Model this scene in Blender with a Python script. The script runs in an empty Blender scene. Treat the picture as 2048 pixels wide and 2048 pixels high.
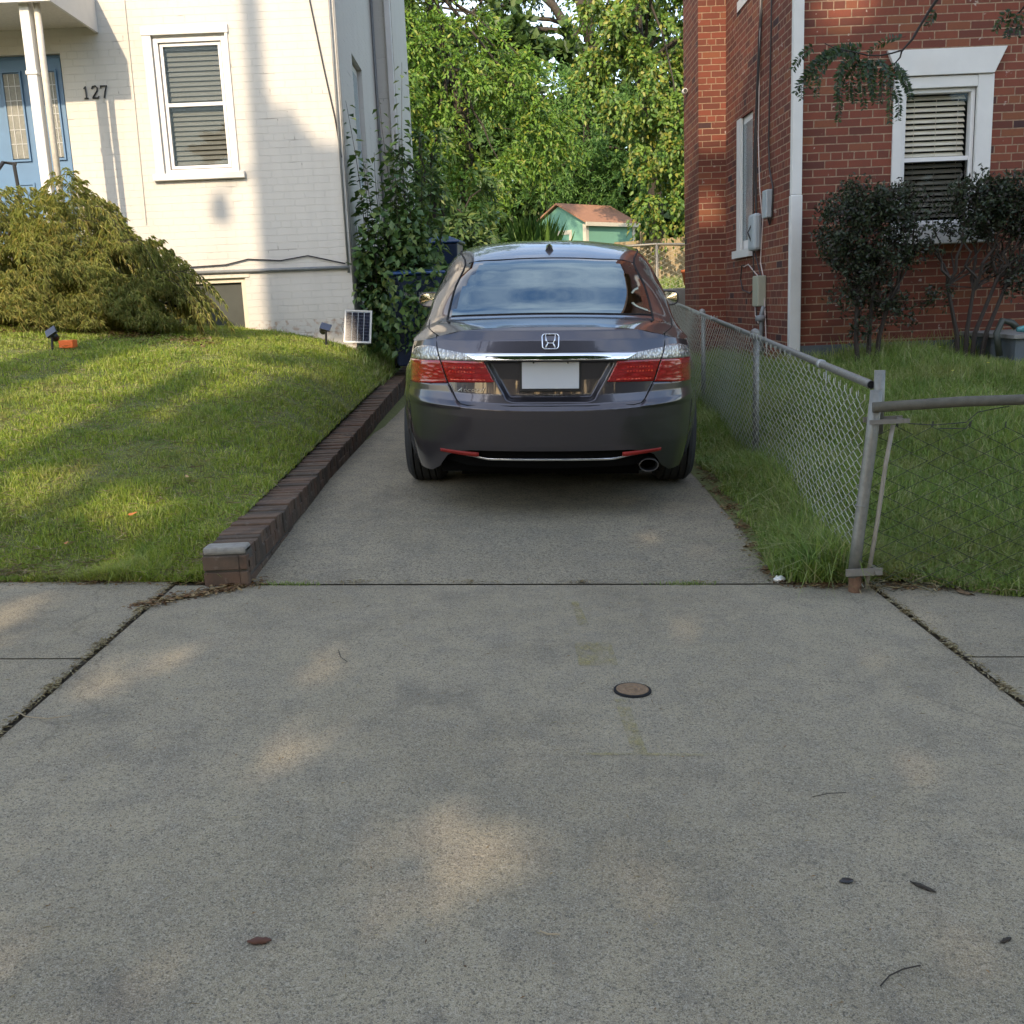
import bpy, math, random
import numpy as np
from mathutils import Matrix, Vector
rng = np.random.default_rng(7); random.seed(7)
SC = bpy.context.scene; COL = SC.collection
R = math.radians
# ------------------------------------------------------------------ camera
cp, sp, cr_, sr_ = math.cos(R(11.5)), math.sin(R(11.5)), math.cos(R(-2.4)), math.sin(R(-2.4))
base = Matrix(((1, 0, 0), (0, sp, -cp), (0, cp, sp))); rollm = Matrix(((cr_, -sr_, 0), (sr_, cr_, 0), (0, 0, 1)))
cam = bpy.data.objects.new('camera', bpy.data.cameras.new('camera')); COL.objects.link(cam)
cam.matrix_world = Matrix.Translation((0, 0, 1.2)) @ (base @ rollm).to_4x4()
cam.data.sensor_width = 36; cam.data.lens = 36; cam.data.clip_end = 500; cam.data.clip_start = .05
SC.camera = cam
# ------------------------------------------------------------------ light: low afternoon sun behind the camera, from the left
SUN_EL, SUN_AZ = R(29), R(13)
SD = Vector((math.sin(SUN_AZ) * math.cos(SUN_EL), math.cos(SUN_AZ) * math.cos(SUN_EL), -math.sin(SUN_EL)))
sl = bpy.data.lights.new('sun', 'SUN'); sl.energy = 2.0; sl.angle = R(.6); sl.color = (1, .80, .57)
so = bpy.data.objects.new('sun', sl); COL.objects.link(so); so.rotation_euler = SD.to_track_quat('-Z', 'Y').to_euler()
SC.view_settings.view_transform = 'Standard'; SC.view_settings.look = 'None'; SC.view_settings.gamma = 1
SC.view_settings.exposure = 1.5
W = bpy.data.worlds.new('World'); SC.world = W; W.use_nodes = True
nt = W.node_tree; nt.nodes.clear()
def wn(t): return nt.nodes.new(t)
sky = wn('ShaderNodeTexSky'); sky.sky_type = 'NISHITA'; sky.sun_disc = False
sky.sun_elevation = SUN_EL; sky.sun_rotation = math.pi + SUN_AZ; sky.dust_density = 1.0; sky.air_density = 1.1
tc = wn('ShaderNodeTexCoord'); mp = wn('ShaderNodeMapping'); mp.inputs['Scale'].default_value = (1, 1, 2.6)
nz = wn('ShaderNodeTexNoise'); nz.inputs['Scale'].default_value = 2.3; nz.inputs['Detail'].default_value = 7; nz.inputs['Roughness'].default_value = .6
rp = wn('ShaderNodeValToRGB'); rp.color_ramp.elements[0].position = .46; rp.color_ramp.elements[1].position = .82
mx = wn('ShaderNodeMix'); mx.data_type = 'RGBA'; mx.inputs[7].default_value = (5.4, 5.2, 5.0, 1)
bg = wn('ShaderNodeBackground'); bg.inputs[1].default_value = .15; ow = wn('ShaderNodeOutputWorld')
L = nt.links.new
L(tc.outputs['Generated'], mp.inputs['Vector']); L(mp.outputs[0], nz.inputs['Vector']); L(nz.outputs['Fac'], rp.inputs[0])
L(rp.outputs[0], mx.inputs[0]); L(sky.outputs[0], mx.inputs[6]); L(mx.outputs[2], bg.inputs[0]); L(bg.outputs[0], ow.inputs[0])
SC.cycles.max_bounces = 7; SC.cycles.transparent_max_bounces = 12; SC.cycles.sample_clamp_indirect = 6

# ------------------------------------------------------------------ materials
class N:
    def __init__(s, name):
        s.m = bpy.data.materials.new(name); s.m.use_nodes = True; s.t = s.m.node_tree; s.t.nodes.clear()
        s.out = s.n('ShaderNodeOutputMaterial')
    def n(s, t, **k):
        x = s.t.nodes.new(t)
        for a, b in k.items(): setattr(x, a, b)
        return x
    def set(s, x, i, v):
        if hasattr(v, 'links') or isinstance(v, bpy.types.NodeSocket): s.t.links.new(v, x.inputs[i])
        else: x.inputs[i].default_value = v
        return x
    def math(s, op, a, b=0., c=None):
        x = s.n('ShaderNodeMath', operation=op); s.set(x, 0, a); s.set(x, 1, b)
        if c is not None: s.set(x, 2, c)
        return x.outputs[0]
    def noise(s, scale, detail=4, vec=None, rough=.55, out='Fac'):
        x = s.n('ShaderNodeTexNoise'); x.inputs['Scale'].default_value = scale; x.inputs['Detail'].default_value = detail
        x.inputs['Roughness'].default_value = rough
        s.t.links.new(vec if vec is not None else s.pos(), x.inputs['Vector']); return x.outputs[out]
    def vor(s, scale, vec=None, out='Color', rnd=1):
        x = s.n('ShaderNodeTexVoronoi'); x.inputs['Scale'].default_value = scale; x.inputs['Randomness'].default_value = rnd
        s.t.links.new(vec if vec is not None else s.pos(), x.inputs['Vector']); return x.outputs[out]
    def pos(s):
        if not hasattr(s, 'g'): s.g = s.n('ShaderNodeNewGeometry')
        return s.g.outputs['Position']
    def opos(s):
        if not hasattr(s, 'o'): s.o = s.n('ShaderNodeTexCoord')
        return s.o.outputs['Object']
    def mapv(s, v, sc):
        x = s.n('ShaderNodeMapping'); s.t.links.new(v, x.inputs[0]); x.inputs['Scale'].default_value = sc; return x.outputs[0]
    def isl(s): s.pos(); return s.g.outputs['Random Per Island']
    def ramp(s, f, *st):
        x = s.n('ShaderNodeValToRGB'); e = x.color_ramp.elements
        while len(e) < len(st): e.new(.5)
        for i, (p, c) in enumerate(st): e[i].position = p; e[i].color = (c, c, c, 1) if isinstance(c, (int, float)) else (*c, 1)
        s.t.links.new(f, x.inputs[0]); return x.outputs[0]
    def mix(s, f, a, b, mode='MIX'):
        x = s.n('ShaderNodeMix', data_type='RGBA', blend_type=mode); s.set(x, 0, f)
        for i, v in ((6, a), (7, b)): s.set(x, i, (*v, 1) if isinstance(v, tuple) and len(v) == 3 else v)
        return x.outputs[2]
    def bump(s, h, dist=.005, st=1.):
        x = s.n('ShaderNodeBump'); s.t.links.new(h, x.inputs['Height']); x.inputs['Distance'].default_value = dist; x.inputs['Strength'].default_value = st
        return x.outputs[0]
    def bsdf(s, col, rough=.7, metal=0., coat=0., nrm=None, spec=.5, **k):
        x = s.n('ShaderNodeBsdfPrincipled'); s.set(x, 'Base Color', (*col, 1) if isinstance(col, tuple) and len(col) == 3 else col)
        s.set(x, 'Roughness', rough); s.set(x, 'Metallic', metal); x.inputs['Coat Weight'].default_value = coat
        x.inputs['Coat Roughness'].default_value = .03; x.inputs['Specular IOR Level'].default_value = spec
        if nrm is not None: s.t.links.new(nrm, x.inputs['Normal'])
        for a, b in k.items(): s.set(x, a, b)
        return x.outputs[0]
    def fin(s, sh): s.t.links.new(sh, s.out.inputs['Surface']); return s.m
def plain(name, col, rough=.6, metal=0., coat=0., var=.12, sc=6., bump=0., spec=.5):
    m = N(name); f = m.noise(sc, 5)
    c = m.mix(f, tuple(v * (1 - var) for v in col), tuple(min(1, v * (1 + var)) for v in col))
    nr = m.bump(m.noise(sc * 12, 4), bump) if bump else None
    return m.fin(m.bsdf(c, rough, metal, coat, nr, spec))
def brick_mat(name, ca, cb, mortar, row, bw, msize, painted=False):
    m = N(name); g = m.pos(); sx = m.n('ShaderNodeSeparateXYZ'); m.t.links.new(g, sx.inputs[0])
    nx = m.n('ShaderNodeSeparateXYZ'); m.t.links.new(m.g.outputs['True Normal'], nx.inputs[0])
    side = m.math('GREATER_THAN', m.math('ABSOLUTE', nx.outputs[0]), .6)
    u = m.math('ADD', m.math('MULTIPLY', sx.outputs[0], m.math('SUBTRACT', 1., side)), m.math('MULTIPLY', sx.outputs[1], side))
    wob = m.noise(9, 2)
    z = m.math('ADD', sx.outputs[2], m.math('MULTIPLY', m.math('SUBTRACT', wob, .5), .004))
    u = m.math('ADD', u, m.math('MULTIPLY', m.math('SUBTRACT', m.noise(7, 2), .5), .008))
    cv = m.n('ShaderNodeCombineXYZ'); m.t.links.new(u, cv.inputs[0]); m.t.links.new(z, cv.inputs[1])
    def bt(w):
        b = m.n('ShaderNodeTexBrick'); m.t.links.new(cv.outputs[0], b.inputs['Vector'])
        b.inputs['Scale'].default_value = 1; b.inputs['Brick Width'].default_value = w; b.inputs['Row Height'].default_value = row
        b.inputs['Mortar Size'].default_value = msize; b.inputs['Mortar Smooth'].default_value = .25
        b.inputs['Color1'].default_value = (0, 0, 0, 1); b.inputs['Color2'].default_value = (1, 1, 1, 1); b.inputs['Mortar'].default_value = (.5, .5, .5, 1); return b
    b1, b2 = bt(bw), bt(bw / 2)
    hd = m.math('LESS_THAN', m.math('MODULO', m.math('ADD', m.math('FLOOR', m.math('DIVIDE', z, row)), 602.), 6.), .5)
    rndc = m.mix(hd, b1.outputs['Color'], b2.outputs['Color'])
    fx = m.n('ShaderNodeMix'); m.set(fx, 0, hd); m.set(fx, 2, b1.outputs['Fac']); m.set(fx, 3, b2.outputs['Fac']); fac = fx.outputs[0]
    if not painted:
        mean = tuple((a + b_) / 2 for a, b_ in zip(ca, cb))
        col = m.ramp(rndc, (.02, (ca[0] * 1.02, ca[1] * 1.3, ca[2] * 1.1)), (.16, ca), (.55, mean), (.95, cb), (.985, (.06, .032, .032)))
        mcol = m.mix(m.ramp(m.noise(26, 5), (.35, 0.), (.7, .8)), mortar, tuple(v * .55 for v in mortar))
        col = m.mix(fac, col, mcol)
        col = m.mix(m.ramp(m.noise(1.1, 5), (.35, 0.), (.75, .5)), col, m.mix(1., col, (.62, .55, .5), 'MULTIPLY'))
        col = m.mix(m.ramp(m.noise(55, 4), (.5, 0.), (.8, .35)), col, (.09, .05, .045))
        col = m.mix(m.ramp(m.noise(14, 3), (.69, 0.), (.73, .5)), col, (.55, .5, .44))
        h = m.math('ADD', m.math('MULTIPLY', m.math('SUBTRACT', 1., fac), 1.), m.math('MULTIPLY', m.noise(90, 3), .25))
        return m.fin(m.bsdf(col, .85, nrm=m.bump(h, .006), spec=.25))
    ln = m.math('MULTIPLY', fac, m.ramp(m.noise(1., 3, m.mapv(g, (2.2, 2.2, 9))), (.64, 0.), (.70, .6)))
    c = m.mix(m.noise(3, 5), (.54, .515, .465), (.59, .565, .515)); c = m.mix(m.ramp(m.noise(1., 5, m.mapv(g, (5, 5, .7))), (.5, 0.), (.8, .35)), c, (.42, .40, .36))
    c = m.mix(ln, c, (.22, .2, .17))
    st = m.math('MULTIPLY', m.ramp(m.noise(7, 6), (.52, 0.), (.7, .55)), m.ramp(sx.outputs[2], (.0, 1.), (1., 0.)))
    lo = m.math('LESS_THAN', sx.outputs[2], 1.12); c = m.mix(m.math('MULTIPLY', lo, m.ramp(m.noise(16, 5), (.5, 0.), (.62, .6))), c, (.33, .2, .12))
    h = m.math('ADD', m.math('MULTIPLY', m.math('SUBTRACT', 1., fac), 1.), m.math('MULTIPLY', m.noise(60, 4), .5))
    return m.fin(m.bsdf(c, .75, nrm=m.bump(h, .0022), spec=.25))
def leaf_mat(name, cols, transl=.35, rough=.45, spec=.35):
    m = N(name); r = m.isl(); n = len(cols); patch = name in ('lawn_grass', 'long_grass')
    st = [((i + .5) / n, c) for i, c in enumerate(cols)]
    c = m.ramp(r, *st); c = m.mix(m.ramp(m.noise(.9, 3), (.35, 0.), (.65, .55)), c, m.mix(1., c, (.75, .82, .7), 'MULTIPLY'))
    if patch:
        c = m.mix(m.ramp(m.noise(1.7, 5, rough=.65), (.50, 0.), (.68, .55)), c, (.34, .33, .13)); c = m.mix(m.ramp(m.noise(4.3, 4), (.55, 0.), (.68, .5)), c, (.07, .17, .03))
    p = m.bsdf(c, rough, spec=spec)
    t = m.n('ShaderNodeBsdfTranslucent'); m.t.links.new(m.mix(1., c, (1., 1., .55), 'MULTIPLY'), t.inputs[0])
    x = m.n('ShaderNodeMixShader'); x.inputs[0].default_value = transl
    m.t.links.new(p, x.inputs[1]); m.t.links.new(t.outputs[0], x.inputs[2]); return m.fin(x.outputs[0])
def concrete(name, tone=1., agg=1.):
    m = N(name); g = m.pos()
    big = m.noise(1.1, 5); mid = m.noise(9, 5)
    c = m.mix(m.ramp(big, (.3, 0.), (.7, 1.)), (.330 * tone, .280 * tone, .180 * tone), (.435 * tone, .368 * tone, .240 * tone))
    c = m.mix(m.ramp(mid, (.4, 0.), (.75, .45)), c, (.16 * tone, .15 * tone, .135 * tone))
    v = m.vor(250); s = m.n('ShaderNodeSeparateColor'); m.t.links.new(v, s.inputs[0])
    c = m.mix(m.ramp(s.outputs[0], (.74, 0.), (.88, .55)), c, (.48 * tone, .43 * tone, .33 * tone))
    c = m.mix(m.ramp(s.outputs[1], (.80, 0.), (.90, .62)), c, (.07, .062, .052))
    c = m.mix(m.ramp(m.noise(.7, 5, rough=.65), (.48, 0.), (.66, .5)), c, m.mix(1., c, (.62, .60, .56), 'MULTIPLY'))
    c = m.mix(m.ramp(m.noise(2.3, 6, rough=.7), (.54, 0.), (.70, .5)), c, (.10, .088, .072))
    cr = m.n('ShaderNodeTexVoronoi', feature='DISTANCE_TO_EDGE'); cr.inputs['Scale'].default_value = .55
    wv = m.n('ShaderNodeVectorMath', operation='MULTIPLY_ADD'); m.t.links.new(m.noise(3.5, 6, out='Color'), wv.inputs[0]); wv.inputs[1].default_value = (.35, .35, .35); m.t.links.new(g, wv.inputs[2]); m.t.links.new(wv.outputs[0], cr.inputs['Vector'])
    c = m.mix(m.math('MULTIPLY', m.ramp(cr.outputs[0], (.0010, .4), (.0025, 0.)), m.ramp(m.noise(.8, 3), (.5, 0.), (.56, 1.))), c, (.06, .052, .04))
    c = m.mix(m.ramp(m.noise(3.1, 4, m.mapv(g, (1, .45, 1))), (.58, 0.), (.75, .3)), c, (.34, .29, .20))
    gr = m.noise(420, 3, rough=.8); c = m.mix(m.ramp(gr, (.38, .7), (.50, 0.)), c, (.075, .068, .055)); c = m.mix(m.ramp(gr, (.52, 0.), (.64, .5)), c, (.50, .46, .38))
    c = m.mix(m.ramp(m.noise(75, 5, rough=.75), (.50, 0.), (.66, .4 * agg)), c, (.10, .09, .072))
    pits = m.ramp(m.noise(60, 3), (.30, 1.), (.40, 0.))
    h = m.math('SUBTRACT', m.math('ADD', m.math('MULTIPLY', s.outputs[0], .5), m.noise(220, 2)), pits)
    return m.fin(m.bsdf(c, .9, nrm=m.bump(h, .0022), spec=.2))
def glass_mat(name, refl=1.7, tint=.25, rough=.02, tcol=(.55, .62, .62)):
    m = N(name); gl = m.n('ShaderNodeBsdfGlossy'); gl.inputs['Roughness'].default_value = rough; gl.inputs['Color'].default_value = (.66, .87, 1, 1)
    tr = m.n('ShaderNodeBsdfTransparent'); tr.inputs[0].default_value = (*[tint * v * 2 for v in tcol], 1)
    fr = m.n('ShaderNodeFresnel'); m.pos()
    m.t.links.new(m.math('ADD', refl, m.math('MULTIPLY', m.g.outputs['Backfacing'], 1. / refl - refl)), fr.inputs[0])
    x = m.n('ShaderNodeMixShader'); m.t.links.new(fr.outputs[0], x.inputs[0]); m.t.links.new(tr.outputs[0], x.inputs[1]); m.t.links.new(gl.outputs[0], x.inputs[2])
    return m.fin(x.outputs[0])
M = {}
M['redbrick'] = brick_mat('red_brick', (.205, .062, .038), (.125, .044, .031), (.37, .255, .17), .0677, .203, .0054)
M['whitebrick'] = brick_mat('white_painted_brick', (.7, .7, .7), (.7, .7, .7), (.7, .7, .7), .075, .22, .005, True)
M['white'] = plain('white_paint', (.60, .59, .56), .5, var=.12, sc=5)
M['whiteold'] = plain('weathered_white_paint', (.60, .56, .48), .6, var=.25, sc=30, bump=.001)
M['cream'] = plain('cream_trim', (.62, .56, .44), .6)
M['blue'] = plain('blue_door_paint', (.075, .17, .30), .45, var=.15)
M['lead'] = plain('leaded_glass', (.17, .17, .14), .15, var=.4, sc=40, bump=.002)
M['black'] = plain('black_metal', (.02, .02, .02), .4)
M['under'] = plain('shadow_black_underbody', (.004, .004, .004), .95, spec=.05)  # near-black: the deep shadow below the bumper is put into the colour
M['exh'] = plain('dull_exhaust_steel', (.10, .095, .09), .4, 1., var=.2)
M['darkchrome'] = plain('dull_badge_metal', (.30, .30, .31), .25, 1., var=.05)
M['blackpl'] = plain('black_plastic', (.012, .012, .013), .5, var=.2)
M['rubber'] = plain('tyre_rubber', (.016, .016, .016), .8, var=.3, sc=30)
M['conduit'] = plain('grey_conduit', (.20, .21, .21), .5, var=.3, sc=20)
M['cable'] = plain('dark_cable', (.03, .025, .025), .5)
M['cablew'] = plain('white_cable', (.5, .42, .38), .5)
M['boxgrey'] = plain('grey_utility_box', (.36, .40, .42), .45, var=.12)
M['boxtan'] = plain('tan_utility_box', (.34, .34, .26), .5, var=.12)
M['gal'] = plain('galvanised_steel', (.23, .225, .20), .5, .5, var=.35, sc=45, bump=.0006)
M['wire'] = plain('fence_wire', (.50, .51, .43), .5, .3, var=.4, sc=60)
M['rust'] = plain('rusty_iron', (.17, .09, .05), .85, .1, var=.55, sc=70, bump=.002)
M['lidmetal'] = plain('worn_cover_iron', (.25, .17, .10), .65, .5, var=.5, sc=60, bump=.0015)
M['concrete'] = concrete('sidewalk_concrete', .90)
M['concrete2'] = concrete('driveway_concrete', .86, 2.6)
M['joint'] = plain('soil_in_joint', (.11, .085, .055), .95, var=.5, sc=60, bump=.003)
M['asphalt'] = plain('asphalt', (.05, .05, .05), .9, var=.3, sc=50, bump=.003)
M['soil'] = plain('soil_under_grass', (.12, .13, .04), .95, var=.4, sc=9, bump=.01)
M['found'] = plain('grey_painted_foundation', (.10, .115, .125), .8, var=.25, sc=8, bump=.003)
M['winframe'] = plain('vinyl_window_frame', (.66, .65, .63), .35, var=.03)
M['blind'] = plain('window_blind', (.14, .145, .12), .5, var=.06)
M['room'] = plain('dark_room', (.02, .02, .02), .9)
M['glass'] = glass_mat('window_glass', 1.22, .9, .02, (.5, .5, .5))
M['screen'] = glass_mat('insect_screen_glass', 1.3, .62, .02, (.5, .5, .5))
M['clearglass'] = glass_mat('clear_window_glass', 1.22, .97, .02, (.5, .5, .5))
M['bark'] = plain('bark', (.055, .045, .034), .9, var=.4, sc=20, bump=.01)
M['twig'] = plain('dark_twig', (.03, .022, .016), .8)
M['navy'] = plain('navy_plastic', (.006, .018, .055), .4, var=.2)
M['navylid'] = plain('blue_plastic_lid', (.012, .05, .16), .3, var=.15)
M['shedgreen'] = plain('green_shed_siding', (.17, .36, .26), .75, var=.08)
M['shingle'] = plain('brown_shingles', (.34, .17, .10), .9, var=.25, sc=20, bump=.004)
M['fencewood'] = plain('weathered_wood', (.36, .28, .17), .85, var=.3, sc=14)
M['orange'] = plain('orange_plastic', (.75, .14, .02), .5)
M['terra'] = plain('terracotta', (.55, .15, .05), .8)
M['stone'] = plain('grey_stone', (.22, .21, .19), .9, var=.3, sc=12, bump=.006)
M['solarcell'] = plain('solar_cell', (.010, .014, .032), .15, .0, 1., var=.3, sc=8)
M['silver'] = plain('aluminium_frame', (.40, .41, .40), .45, .4, var=.08)
M['paper'] = plain('white_tissue', (.8, .78, .74), .8, bump=.002)
M['drybrown'] = leaf_mat('dry_leaf', [(.16, .08, .035), (.25, .15, .07), (.33, .24, .12), (.10, .055, .03)], .2, .7)
M['straw'] = leaf_mat('dry_straw', [(.34, .27, .15), (.24, .18, .10), (.16, .11, .06), (.40, .34, .22)], .2, .8)
M['lawn'] = leaf_mat('lawn_grass', [(.22, .31, .035), (.34, .42, .05), (.42, .46, .09), (.15, .25, .03), (.52, .48, .20), (.28, .37, .045)], .35, .5)
M['longgrass'] = leaf_mat('long_grass', [(.17, .26, .05), (.24, .33, .07), (.30, .38, .10), (.12, .20, .04), (.44, .43, .22)], .35, .5)
M['tgold'] = leaf_mat('yellow_green_leaves', [(.085, .17, .025), (.14, .26, .035), (.20, .33, .045), (.06, .13, .02), (.30, .32, .05), (.11, .21, .03), (.16, .29, .04)], .28)
M['tgreen'] = leaf_mat('fine_green_leaves', [(.08, .18, .04), (.13, .25, .055), (.18, .31, .07), (.055, .13, .03)], .4)
M['tivy'] = leaf_mat('vine_leaves', [(.08, .16, .03), (.14, .24, .04), (.21, .31, .05), (.05, .11, .02), (.28, .28, .05)], .25)
M['tdark'] = leaf_mat('dark_far_leaves', [(.04, .08, .02), (.06, .11, .028), (.09, .14, .035)], .3)
M['shrub'] = leaf_mat('dark_shrub_leaves', [(.05, .105, .04), (.08, .15, .05), (.12, .20, .06), (.06, .12, .04), (.19, .25, .08)], .3, .4)
M['hedge'] = leaf_mat('bronze_green_leaves', [(.022, .034, .018), (.036, .052, .026), (.055, .07, .035), (.035, .026, .022)], .2, .4)
M['maple'] = leaf_mat('lacy_golden_leaves', [(.38, .39, .11), (.29, .33, .09), (.47, .45, .16), (.22, .27, .07), (.46, .38, .13)], .35, .55)
M['locust'] = leaf_mat('locust_leaflets', [(.028, .055, .022), (.045, .08, .03), (.07, .11, .035), (.025, .045, .02)], .2, .4)
M['street'] = leaf_mat('street_tree_leaves', [(.04, .09, .015), (.06, .12, .02), (.08, .14, .02)], .3)
def carpaint():
    m = N('charcoal_car_paint'); fl = m.vor(900, m.opos(), 'Distance')
    c = m.mix(m.noise(900, 1, m.opos()), (.060, .055, .064), (.085, .079, .090))
    return m.fin(m.bsdf(c, .32, .75, 1., spec=.5))
M['paint'] = carpaint()
M['carglass'] = glass_mat('car_window_glass', 3.1, .12, .004, (.5, .58, .62))
M['sideglass'] = glass_mat('car_side_glass', 1.6, .06, .01)
M['frit'] = plain('black_glass_border', (.008, .008, .01), .06, 0, 1., var=0)
M['chrome'] = plain('chrome', (.75, .76, .78), .06, 1., var=.02)
M['seam'] = plain('panel_gap', (.004, .004, .004), .9)
M['seat'] = plain('grey_seat', (.16, .165, .17), .8)
def light_mat(name, c1, c2, sc, metal=.0, rough=.1):
    m = N(name); v = m.mapv(m.opos(), sc); w = m.vor(1., v, 'Distance')
    c = m.mix(m.ramp(w, (.1, 0.), (.6, 1.)), c1, c2)
    return m.fin(m.bsdf(c, rough, metal, 1., m.bump(w, .004)))
M['red'] = light_mat('red_lens', (.42, .012, .016), (.30, .008, .010), (22, 5, 45))
M['redbright'] = light_mat('bright_red_reflector', (.85, .10, .05), (.55, .02, .015), (70, 10, 70))
M['reddark'] = plain('red_reflector_lens', (.22, .02, .016), .45, var=.1, spec=.2)
M['clear'] = light_mat('clear_ribbed_lens', (.75, .75, .72), (.30, .29, .28), (110, 30, 55), .35, .15)
M['plate'] = plain('blank_licence_plate', (.55, .57, .60), .4, var=.05)

# ------------------------------------------------------------------ mesh helpers
def link(name, me, mat, parent=None, smooth=False):
    o = bpy.data.objects.new(name, me); COL.objects.link(o)
    if mat is not None and not me.materials:
        for x in (mat if isinstance(mat, (list, tuple)) else [mat]): me.materials.append(x)
    if parent is not None: o.parent = parent
    if smooth: me.shade_smooth()
    return o
def tag(o, label=None, cat=None, group=None, kind=None):
    if label: o['label'] = label
    if cat: o['category'] = cat
    if group: o['group'] = group
    if kind: o['kind'] = kind
    return o
def empty(name, loc, label, cat, group=None):
    o = bpy.data.objects.new(name, None); COL.objects.link(o); o.location = loc; o.empty_display_size = .1
    return tag(o, label, cat, group)
class MB:
    def __init__(s): s.v = []; s.f = []; s.mi = []
    def add(s, vs, fs, mi=0):
        b = len(s.v); s.v += [tuple(v) for v in vs]; s.f += [tuple(b + i for i in f) for f in fs]; s.mi += [mi] * len(fs)
    def box(s, x0, x1, y0, y1, z0, z1, mi=0, rot=None, bev=0):
        vs = [(x, y, z) for z in (z0, z1) for y in (y0, y1) for x in (x0, x1)]
        if rot is not None: vs = [tuple(rot @ Vector(v)) for v in vs]
        s.add(vs, [(0, 2, 3, 1), (4, 5, 7, 6), (0, 1, 5, 4), (2, 6, 7, 3), (0, 4, 6, 2), (1, 3, 7, 5)], mi)
    def tube(s, pts, r, n=8, mi=0, cap=True):
        pts = [Vector(p) for p in pts]; k = len(pts); rs = r if isinstance(r, (list, tuple)) else [r] * k
        vs = []; up = None
        for i, p in enumerate(pts):
            t = (pts[min(i + 1, k - 1)] - pts[max(i - 1, 0)]).normalized()
            if up is None: up = t.orthogonal().normalized()
            up = (up - t * up.dot(t)); up = up.normalized() if up.length > 1e-6 else t.orthogonal().normalized()
            sd = t.cross(up)
            for j in range(n):
                a = 2 * math.pi * j / n; vs.append(p + (up * math.cos(a) + sd * math.sin(a)) * rs[i])
        fs = [(i * n + j, i * n + (j + 1) % n, (i + 1) * n + (j + 1) % n, (i + 1) * n + j) for i in range(k - 1) for j in range(n)]
        if cap: fs += [tuple(range(n - 1, -1, -1)), tuple((k - 1) * n + j for j in range(n))]
        s.add(vs, fs, mi)
    def lathe(s, prof, c=(0, 0, 0), n=24, axis='z', mi=0):
        vs = []; k = len(prof)
        for r, h in prof:
            for j in range(n):
                a = 2 * math.pi * j / n; p = (r * math.cos(a), r * math.sin(a), h)
                if axis == 'x': p = (h, p[0], p[1])
                if axis == 'y': p = (p[0], h, p[1])
                vs.append((c[0] + p[0], c[1] + p[1], c[2] + p[2]))
        s.add(vs, [(i * n + j, i * n + (j + 1) % n, (i + 1) * n + (j + 1) % n, (i + 1) * n + j) for i in range(k - 1) for j in range(n)], mi)
    def build(s, name, mat, parent=None, smooth=False, bevel=0):
        me = bpy.data.meshes.new(name); me.from_pydata(s.v, [], s.f)
        if isinstance(mat, (list, tuple)): me.polygons.foreach_set('material_index', s.mi)
        me.validate(); o = link(name, me, mat, parent, smooth)
        if bevel:
            b = o.modifiers.new('bevel', 'BEVEL'); b.width = bevel; b.segments = 2; b.limit_method = 'ANGLE'
        return o
def npmesh(name, V, F, mat, parent=None, smooth=False):
    """V (n,3); F (m,k) all faces with k corners"""
    me = bpy.data.meshes.new(name); m, k = F.shape
    me.vertices.add(len(V)); me.vertices.foreach_set('co', np.ascontiguousarray(V, dtype=np.float32).ravel())
    me.loops.add(m * k); me.loops.foreach_set('vertex_index', np.ascontiguousarray(F, dtype=np.int32).ravel())
    me.polygons.add(m); me.polygons.foreach_set('loop_start', np.arange(0, m * k, k, dtype=np.int32))
    me.update(calc_edges=True); return link(name, me, mat, parent, smooth)
def grid(name, P, mat, parent=None, smooth=True, mask=None):
    """P (a,b,3)"""
    a, b, _ = P.shape; idx = np.arange(a * b).reshape(a, b)
    F = np.stack([idx[:-1, :-1], idx[:-1, 1:], idx[1:, 1:], idx[1:, :-1]], -1).reshape(-1, 4)
    if mask is not None: F = F[mask.ravel()]
    return npmesh(name, P.reshape(-1, 3), F, mat, parent, smooth)
def crs(P, per=8, ts=None):
    """Catmull-Rom along axis 0 of control array"""
    P = np.asarray(P, float); n = len(P)
    if ts is None: ts = np.linspace(0, n - 1, (n - 1) * per + 1)
    Q = np.concatenate([2 * P[:1] - P[1:2], P, 2 * P[-1:] - P[-2:-1]]); i = np.clip(np.floor(ts).astype(int), 0, n - 2); t = ts - i
    t = t.reshape(-1, *([1] * (P.ndim - 1))); a, b, c, d = Q[i], Q[i + 1], Q[i + 2], Q[i + 3]
    return .5 * (2 * b + (c - a) * t + (2 * a - 5 * b + 4 * c - d) * t * t + (3 * b - a - 3 * c + d) * t ** 3)
def unit(v): return v / np.maximum(np.linalg.norm(v, axis=-1, keepdims=True), 1e-9)
def leaves(name, P, D, Nn, ln, wd, mat, parent=None, fold=.15, curl=.0):
    """leaf at P along D with face normal ~Nn, length ln, width wd: four-vertex folded blade"""
    n = len(P); D = unit(D); S = unit(np.cross(D, Nn)); U = np.cross(S, D)
    ln = np.broadcast_to(ln, n)[:, None]; wd = np.broadcast_to(wd, n)[:, None]
    mid = P + D * ln * .42
    V = np.stack([P, mid + S * wd * .5 + U * wd * fold, P + D * ln - U * ln * curl, mid - S * wd * .5 + U * wd * fold], 1).reshape(-1, 3)
    b = np.arange(n)[:, None] * 4
    F = np.concatenate([b + np.array([0, 1, 2]), b + np.array([0, 2, 3])], 1).reshape(-1, 3)
    return npmesh(name, V, F, mat, parent)
def rnd(n, s=1.): return rng.normal(0, s, (n, 3))

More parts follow.
